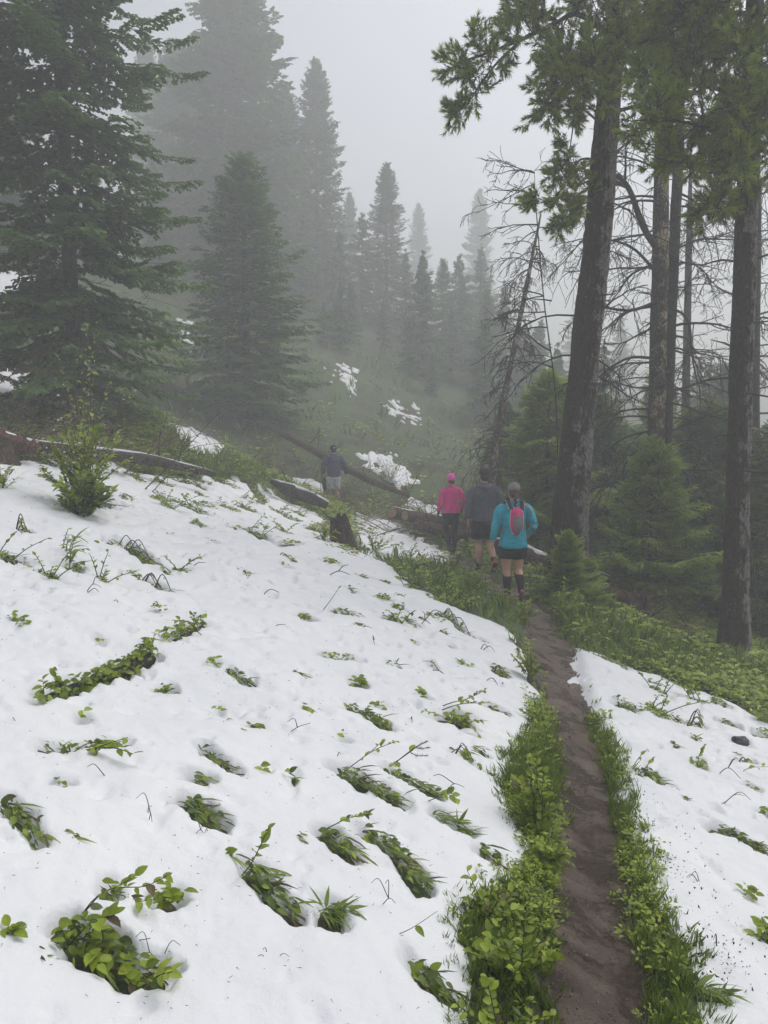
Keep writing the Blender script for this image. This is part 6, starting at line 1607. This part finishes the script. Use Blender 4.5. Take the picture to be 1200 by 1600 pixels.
bush('fern-green bush between the sapling and the long grey log\'s end', 350, 742, 700, 300, 410, 12, 12, 518, .085, 'bush', 'bushes on the slope')
bush('frosted bush full of snow on the far bank right of the climbing hiker', 610, 755, 705, 560, 650, 26, 10, 519, .09, 'bush', 'bushes on the slope', 0, 9)
bush('leafy sprouts on the right edge grass above the right snowfield', 1050, 1062, 1030, 1020, 1085, 8, 12, 520, .055, 'bush', 'bushes on the slope')
bush('leafy plant at the right edge below the dark rock, in grass', 1196, 1140, 1095, 1170, 1225, 7, 11, 521, .055, 'bush', 'bushes on the slope')

bush('leafy bush on the green bank above the long grey log, left of the sapling top', 30, 668, 628, -20, 80, 14, 12, 522, .09, 'bush', 'bushes on the slope')
bush('leafy bush on the green bank behind the sapling, left of the snow strip', 235, 690, 655, 190, 290, 14, 12, 523, .09, 'bush', 'bushes on the slope')
bush('leafy bush over the long grey log\'s right end', 300, 728, 690, 262, 345, 12, 12, 524, .085, 'bush', 'bushes on the slope')
bush('leafy bush between the long grey log and the short broken one', 410, 752, 715, 375, 440, 12, 12, 525, .085, 'bush', 'bushes on the slope')
bush('leafy bush at the lower end of the short broken log', 572, 806, 772, 545, 612, 10, 12, 526, .08, 'bush', 'bushes on the slope')
bush('bright leafy bush on the bank left of the pink-clad hiker\'s feet', 640, 880, 845, 600, 690, 16, 13, 527, .07, 'bush', 'bushes on the slope')
bush('bright leafy bush on the bank left of the teal hiker\'s socks', 735, 925, 880, 690, 775, 18, 14, 528, .065, 'bush', 'bushes on the slope')
bush('leafy bush by the trail straight before the big pine\'s foot', 930, 1000, 955, 890, 985, 14, 13, 529, .06, 'bush', 'bushes on the slope')
bush('leafy bush before the thin brown trunk right of the climbing hiker', 588, 785, 752, 550, 630, 14, 12, 531, .09, 'bush', 'bushes on the slope')
bush('leafy bush among the slash left of the sawn log ends', 655, 815, 785, 622, 690, 12, 12, 532, .085, 'bush', 'bushes on the slope')
bush('leafy bush half hiding the thin brown trunk\'s upper end', 470, 722, 690, 435, 505, 12, 12, 533, .095, 'bush', 'bushes on the slope')
bush('leafy bush on the long grey log left of the flecked sapling', 45, 722, 690, 10, 85, 12, 12, 534, .085, 'bush', 'bushes on the slope')
bush('leafy bush on the long grey log right of the flecked sapling', 225, 738, 700, 190, 262, 12, 12, 535, .085, 'bush', 'bushes on the slope')
bush('leafy bush on the grassy bank under the dark slanting log', 1010, 1030, 992, 965, 1050, 14, 13, 530, .06, 'bush', 'bushes on the slope')

# small conifer seedling in the snow
b0 = up1(600, 1208); b0[2] = gz(b0[0], b0[1]); sd_ = empty('conifer_seedling', b0); tag(sd_, 'thin conifer seedling sprig lying over the centre snow', 'seedling')
m = MB(); ndl = MB(); rs = np.random.default_rng(9)
P = spline([at(600, 1206, b0[1]) - b0, at(630, 1182, b0[1] - .02) - b0, at(652, 1166, b0[1] - .04) - b0, at(668, 1158, b0[1] - .05) - b0], 14)
V, T, F = tube_arrays(P, np.linspace(.0032, .0018, 14), 5); m.add(V, T, F)
for br in [P[7:], spline([P[8], P[8] + [.03, -.01, .0], P[8] + [.07, -.02, .01]], 8), spline([P[6], P[6] + [.04, -.02, -.01], P[6] + [.09, -.03, -.005]], 8)]:
    V, T, F = tube_arrays(br, .0016, 4); m.add(V, T, F)
    for q in range(len(br) - 1):
        for k in range(9):
            f = rs.random(); c0 = br[q] * (1 - f) + br[q + 1] * f; d = (br[q + 1] - br[q]); d /= np.linalg.norm(d); d = d * .6 + rs.normal(0, .6, 3); d /= np.linalg.norm(d)
            s_ = np.cross(d, rs.normal(0, 1, 3)); s_ /= np.linalg.norm(s_); ndl.add([c0 + s_ * .0012, c0 - s_ * .0012, c0 + d * .016], [(0, 1, 2)], tint=.4)
m.build('stem', M_twig, sd_); ndl.build('needles', M_fir, sd_)['kind'] = 'stuff'

# thin bent twigs sticking out all over the snow
MARKS = [('the half-buried black log', 160, 1060), ('the big bottom left leaf hole', 170, 1510), ('the fan of narrow leaves', 312, 1292), ('the broad centre leaf mat', 578, 1246), ('the long ragged leaf strip', 605, 1360), ('the bunch of bent grass', 515, 1448),
         ('the wide-spreading leafy branch', 712, 1128), ('the dark rotten stump', 532, 850), ('the flecked sapling', 130, 760), ('the forked dead branch', 205, 868), ('the lance-leaved plant', 108, 880), ('the tall trail bush', 845, 1215), ('the dark rock', 1157, 1158),
         ('the long dark leaf mound', 1155, 1308), ('the upright sprig on the right snow', 1092, 1195), ('the budding twig right of the trail', 1015, 1215), ('the wide two-headed tuft', 530, 1035), ('the twiggy plant under the log', 125, 1190), ('the low thicket right of the sapling', 278, 790),
         ('the ragged tuft left of the stump', 385, 835), ('the bottom trail thicket', 806, 1480), ('the long bent leaf trail', 420, 1410), ('the strip of dry leaves', 340, 1210), ('the tapering leaf strip', 570, 1130), ('the small round dark leaf tuft', 260, 1085), ('the slanting bare twig', 515, 940),
         ('the leaf strip cut by the left edge', 35, 1305), ('the plant cut by the right edge', 1195, 1480), ('the arched dead twigs', 725, 1195), ('the conifer seedling sprig', 640, 1180), ('the knee-high trail bush', 826, 1040), ('the broken twig line under the bank', 725, 995), ('the long grey log', 250, 722), ('the short broken log', 470, 775), ('the tip of the right snowfield', 925, 1020), ('the grassy top of the right snow', 1110, 1090), ('the dark-hooded hiker', 755, 880)]
USED = set()
def where(px, py, noun):
    for d, nm, mx, my in sorted((math.hypot(px - mx, (py - my) * 1.3), nm, mx, my) for nm, mx, my in MARKS):
        dx, dy = px - mx, py - my
        side = ('right of' if dx > 0 else 'left of') if abs(dx) > abs(dy) * 1.2 else ('below' if dy > 0 else 'above')
        lab = noun + ' ' + side + ' ' + nm
        if lab not in USED:
            USED.add(lab); return lab
    return noun + ' among other growth on the snow'
rs = np.random.default_rng(77); kk_ = 0
SPX = [(35, 1150), (95, 1010), (130, 930), (245, 960), (405, 935), (465, 1065), (310, 1010), (395, 1150), (450, 1155), (355, 1150), (580, 1010), (620, 960), (655, 985), (560, 990), (430, 990), (480, 1120), (640, 1130), (615, 1050), (700, 1060),
       (725, 1045), (650, 900), (545, 930), (505, 905), (380, 905), (300, 890), (60, 905), (190, 950), (30, 985), (230, 1300), (470, 1330), (590, 1440), (350, 1360), (250, 1520), (60, 1520), (420, 1520), (20, 1495), (700, 1240), (1050, 1170), (1120, 1215), (1075, 1090),
       (1140, 1260), (1060, 1245), (1095, 1380), (1170, 1400), (1120, 1500), (1085, 1155), (745, 1020), (690, 1000), (330, 1330), (110, 1330), (180, 1250), (590, 1110), (520, 1200), (455, 1235), (780, 1080)]
for (px_, py_) in SPX[::2]:
    b0 = up1(px_, py_); b0[2] = gz(b0[0], b0[1]) + .02; u = b0[1] / FPX; m = MB()
    for q in range(rs.integers(1, 4)):
        a = rs.normal(0, .9) if rs.random() < .6 else rs.normal(3.1, .8); L = rs.uniform(14, 42) * u; e = np.array([math.cos(a) * L, math.sin(a) * L * .6 - L * .2, rs.uniform(.02, .22) * L + .03]); s0 = np.array([rs.normal(0, 4) * u, rs.normal(0, 4) * u, -.02])
        md = (s0 + e) * .5 + np.array([0, 0, L * rs.uniform(.03, .16) + .025]) + rs.normal(0, .08, 3) * L
        if rs.random() < .45: e[2] = .022
        V, T, F = tube_arrays(spline([s0, md, e], 8), np.linspace(max(.0011, .8 * u), max(.0007, .4 * u), 8), 4, True)
        if q == 0: m.add(V, T, F); s00, md0 = s0, md
        else: m.add(V - s0 + md0, T, F) if rs.random() < .6 else m.add(V - s0 + s00, T, F)
    o = m.build('bent_twig', M_twig); o.location = b0
    tag(o, where(px_, py_, 'thin dark twig in snow'), 'twig', 'thin twigs poking out of the snow')

RIM = [(rs.uniform(175, 470), rs.uniform(738, 800)) for _ in range(20)] + [(rs.uniform(400, 560), rs.uniform(800, 885)) for _ in range(12)] + [(rs.uniform(600, 790), rs.uniform(905, 985)) for _ in range(14)] + [(rs.uniform(20, 420), rs.uniform(840, 930)) for _ in range(10)] + [(rs.uniform(940, 1190), rs.uniform(1040, 1130)) for _ in range(10)]
for i_, (px_, py_) in enumerate(RIM):
    W = unproj([(px_ - rs.uniform(5, 16), py_ - rs.uniform(1, 6)), (px_ + rs.uniform(5, 16), py_ + rs.uniform(2, 9))])
    clump(W, rs.uniform(4, 9) * W[0, 1] / FPX * 1.3, ['bush', 'herb', 'mat', 'bush', 'twig'][i_ % 5], where(px_, py_, ['bushy green tuft', 'leafy green tuft', 'flat green tuft', 'bushy green sprout', 'twiggy green tuft'][i_ % 5]), 800 + i_, [])
for i_, (px_, py_) in enumerate(SPX[1::2]):
    W = unproj([(px_ - rs.uniform(4, 12), py_ - rs.uniform(2, 8)), (px_ + rs.uniform(4, 14), py_ + rs.uniform(2, 10))])
    clump(W, rs.uniform(4, 8) * W[0, 1] / FPX * 1.3, ['mat', 'herb', 'mat', 'twig'][i_ % 4], where(px_, py_, 'small pressed leaf tuft in snow'), 700 + i_, [])

# rock in the right snow
def rock(label, px, py, r, seed, mat):
    b0 = up1(px, py); b0[2] = gz(b0[0], b0[1]) + r * .3
    bm = bmesh.new(); bmesh.ops.create_icosphere(bm, subdivisions=3, radius=r)
    for v in bm.verts:
        n = float(fbm(np.array([v.co.x / r * 1.3 + seed]), np.array([v.co.y / r * 1.3 + v.co.z / r]), seed, 3)[0]); v.co *= 1 + .28 * n; v.co.z *= .8
    me = bpy.data.meshes.new('rock'); bm.to_mesh(me); bm.free(); me.materials.append(mat)
    o = bpy.data.objects.new('rock', me); COL.objects.link(o); o.location = b0; tag(o, label, 'rock'); return o
rock('dark mossy fist-sized rock sticking out of the right snowfield', 1157, 1160, .062, 3, M_rock)
rock('dark pebble sunk in the snow right of the long ragged leaf strip', 628, 1313, .012, 5, M_rock)
rock('small dark stone in snow at the left end of the dark leaf tangle', 686, 1368, .018, 8, M_rock)

# ------------------------------------------------------------------ ground cover nobody could count
def cover():
    r = np.random.default_rng(55)
    gr, hb = MB(), MB()
    # templates
    def tuft(seed, n, hgt, far=False):
        q = np.random.default_rng(seed); mb = MB()
        for i in range(n):
            a = q.uniform(0, 6.28); fl = q.random() < .6; k_ = 1.1 if fl else .6; d = np.array([math.cos(a) * k_, math.sin(a) * k_, .95]) + DOWN * .45; V, T = LEAF['far_blade' if far else ('flop' if fl else 'blade')]
            mb.add((V * hgt * q.uniform(.5, 1.2)) @ basis(d, np.array([math.cos(a), math.sin(a), .2])).T + [q.normal(0, .025), q.normal(0, .025), -.01], T, tint=np.clip(.5 + q.normal(0, .2), 0, 1))
        return mb.arrays()
    def herb(seed, n, size, hgt):
        q = np.random.default_rng(seed); mb = MB()
        for i in range(n):
            a = q.uniform(0, 6.28); V, T = LEAF['far']; rad = q.uniform(0, .07); z = q.uniform(.01, hgt)
            d = np.array([math.cos(a), math.sin(a), q.uniform(-.2, .6)])
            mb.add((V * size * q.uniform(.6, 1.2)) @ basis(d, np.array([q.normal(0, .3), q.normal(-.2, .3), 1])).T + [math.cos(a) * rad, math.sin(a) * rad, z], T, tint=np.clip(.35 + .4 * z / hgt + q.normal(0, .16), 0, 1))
        return mb.arrays()
    tg_ = [tuft(i, 9, .15) for i in range(6)]; tf = [tuft(i, 5, .16, True) for i in range(6)]; thf = [herb(20 + i, 8, .064 + .012 * (i % 3), .13) for i in range(6)]; th = [herb(20 + i, 13, .05 + .012 * (i % 3), .13) for i in range(6)]
    n = 29000
    y = np.exp(r.uniform(math.log(1.5 + 1.6), math.log(52 + 1.6), n)) - 1.6
    x = r.uniform(-.66, .66, n) * (y + 1.6)
    yn = r.uniform(1.4, 6.0, 10000); xn = np.interp(yn, sy, cx) + r.uniform(-.75, .6, 10000)
    yl = r.uniform(11, 22, 5000); xl = r.uniform(-.52, -.05, 5000) * yl; yr = r.uniform(7.5, 13.5, 4000); xr = r.uniform(.22, .52, 4000) * yr
    x = np.r_[x, xn, xl, xr]; y = np.r_[y, yn, yl, yr]; n = len(x)
    tm = snow_t(x, y); pm = path_sd(x, y)
    d2 = np.maximum(y, 1)
    ok = ((tm < 0.004) | ((tm < .024) & (r.random(n) < .30))) & (pm < .015 + .03 * r.normal(0, 1, n)) & ((y < 24) | (r.random(n) < .25))
    x, y, pm, tm = x[ok], y[ok], pm[ok], tm[ok]
    patch = fbm(x / 1.1, y / 1.1, 71, 3)
    z = ground_z(x, y)
    for i in range(len(x)):
        s = np.clip(.30 + y[i] * .075, .45, 3.2) * r.uniform(.6, 1.3)
        if y[i] < 6.5 and x[i] > xp(y[i]): s *= .62
        elif pm[i] > -.12: s *= .6
        elif y[i] < 6.5: s *= .55
        a = r.uniform(0, 6.28); A = np.array([[math.cos(a), -math.sin(a), 0], [math.sin(a), math.cos(a), 0], [0, 0, 1]]) * s
        grassy = (pm[i] > -.25 and x[i] > xp(y[i]) and r.random() < .35) or patch[i] + r.normal(0, .25) < -.08
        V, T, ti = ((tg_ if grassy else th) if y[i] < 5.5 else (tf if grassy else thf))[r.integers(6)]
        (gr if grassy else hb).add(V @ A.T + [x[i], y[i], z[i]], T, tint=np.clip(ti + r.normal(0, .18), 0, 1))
    # sprigs through the thin upper rim of the snow
    o = gr.build('grass', M_grass); tag(o, 'wet green grass between the snow and the trail', 'grass', kind='stuff')
    o = hb.build('undergrowth', M_leaf); tag(o, 'low broad-leaved ground cover on the snow-free bank', 'undergrowth', kind='stuff')
cover()

def specks():
    r = np.random.default_rng(66); mb = MB()
    W = unproj([(975, 1215), (1010, 1340), (1060, 1480), (1085, 1560)])
    for i in range(420):
        f = r.random() * 3; k = min(2, int(f)); c0 = W[k] + (W[k + 1] - W[k]) * (f - k); off = abs(r.normal(0, .22)) + .01
        x, y = c0[0] + off, c0[1] + off * .25 + r.normal(0, .05)
        if poly_sd(np.array([x]), np.array([y]), SNOW_W[1][0])[0] < .03: continue
        q = np.array([x, y, gz(x, y) + .042]); s = r.uniform(.0012, .0042) * (1.3 if off < .12 else 1)
        mb.add(q + r.normal(0, 1, (4, 3)) * s, [(0, 1, 2), (0, 2, 3), (0, 3, 1), (1, 3, 2)])
    # needles and bits scattered over the big field
    for i in range(750):
        y = math.exp(r.uniform(math.log(1.7), math.log(11))); x = r.uniform(-.6, .1) * y
        t = .045
        if poly_sd(np.array([x]), np.array([y]), SNOW_W[0][0])[0] < .1: continue
        q = np.array([x, y, gz(x, y) + t + .008]); s = .0011 * (1 + y * .3); d = r.normal(0, 1, 3) * [1, 1, .15]; d /= np.linalg.norm(d); u = np.cross(d, [0, 0, 1]); L = r.uniform(2, 9) * s
        mb.add([q + u * s * .5, q - u * s * .5, q + d * L, q + [0, 0, s]], [(0, 1, 2), (0, 2, 3), (1, 3, 2), (0, 3, 1)])
    o = mb.build('dirt', M_dirt, tint=False); tag(o, 'dirt crumbs and needles spattered on the snow', 'dirt', kind='stuff')
    # small stones in the mud
    mb = MB()
    for i in range(700):
        y = math.exp(r.uniform(math.log(1.7), math.log(8))); k = np.interp(y, sy, cx); x = k + r.normal(0, .5) * np.interp(y, sy, chh)
        if path_sd(np.array([x]), np.array([y]))[0] < 0: continue
        q = np.array([x, y, gz(x, y) + .010]); s = r.uniform(.002, .0065) * (1.9 if i % 14 == 0 else 1)
        V = np.array([(1, 0, 0), (-1, 0, 0), (0, 1, 0), (0, -1, 0), (0, 0, .8), (0, 0, -.8)]) * s * r.uniform(.6, 1.3, (6, 1)); a = r.uniform(0, 6.28)
        V = V @ np.array([[math.cos(a), -math.sin(a), 0], [math.sin(a), math.cos(a), 0], [0, 0, 1]]).T
        mb.add(V + q, [(0, 2, 4), (2, 1, 4), (1, 3, 4), (3, 0, 4), (2, 0, 5), (1, 2, 5), (3, 1, 5), (0, 3, 5)], tint=r.random())
    o = mb.build('gravel', leaf_mat('pebbles', (.05, .036, .028), (.22, .19, .17), .5, 0)); tag(o, 'small wet stones and grit in the mud of the trail', 'gravel', kind='stuff')
specks()
# ------------------------------------------------------------------ the fog
hv, ht, _ = None, None, None
bm_ = bmesh.new(); bmesh.ops.create_cube(bm_, size=1.0)
me_ = bpy.data.meshes.new('haze'); bm_.to_mesh(me_); bm_.free()
haze = bpy.data.objects.new('haze', me_); COL.objects.link(haze)
zlo = float(GZ.min()) - 1.0; zhi = 32.0
haze.scale = (224, 194, zhi - zlo); haze.location = (0, 35, (zhi + zlo) / 2)
mh = bpy.data.materials.new('haze'); mh.use_nodes = True
nt = mh.node_tree
for n in list(nt.nodes):
    if n.type == 'BSDF_PRINCIPLED': nt.nodes.remove(n)
pv = nt.nodes.new('ShaderNodeVolumePrincipled')
pv.inputs['Color'].default_value = (.92, .93, .95, 1)
pv.inputs['Density'].default_value = HAZE_DENSITY
pv.inputs['Anisotropy'].default_value = 0.3
nt.links.new(pv.outputs[0], nt.nodes['Material Output'].inputs['Volume'])
me_.materials.append(mh)
tag(haze, 'grey mountain fog filling the air between the trees', 'fog', kind='stuff')
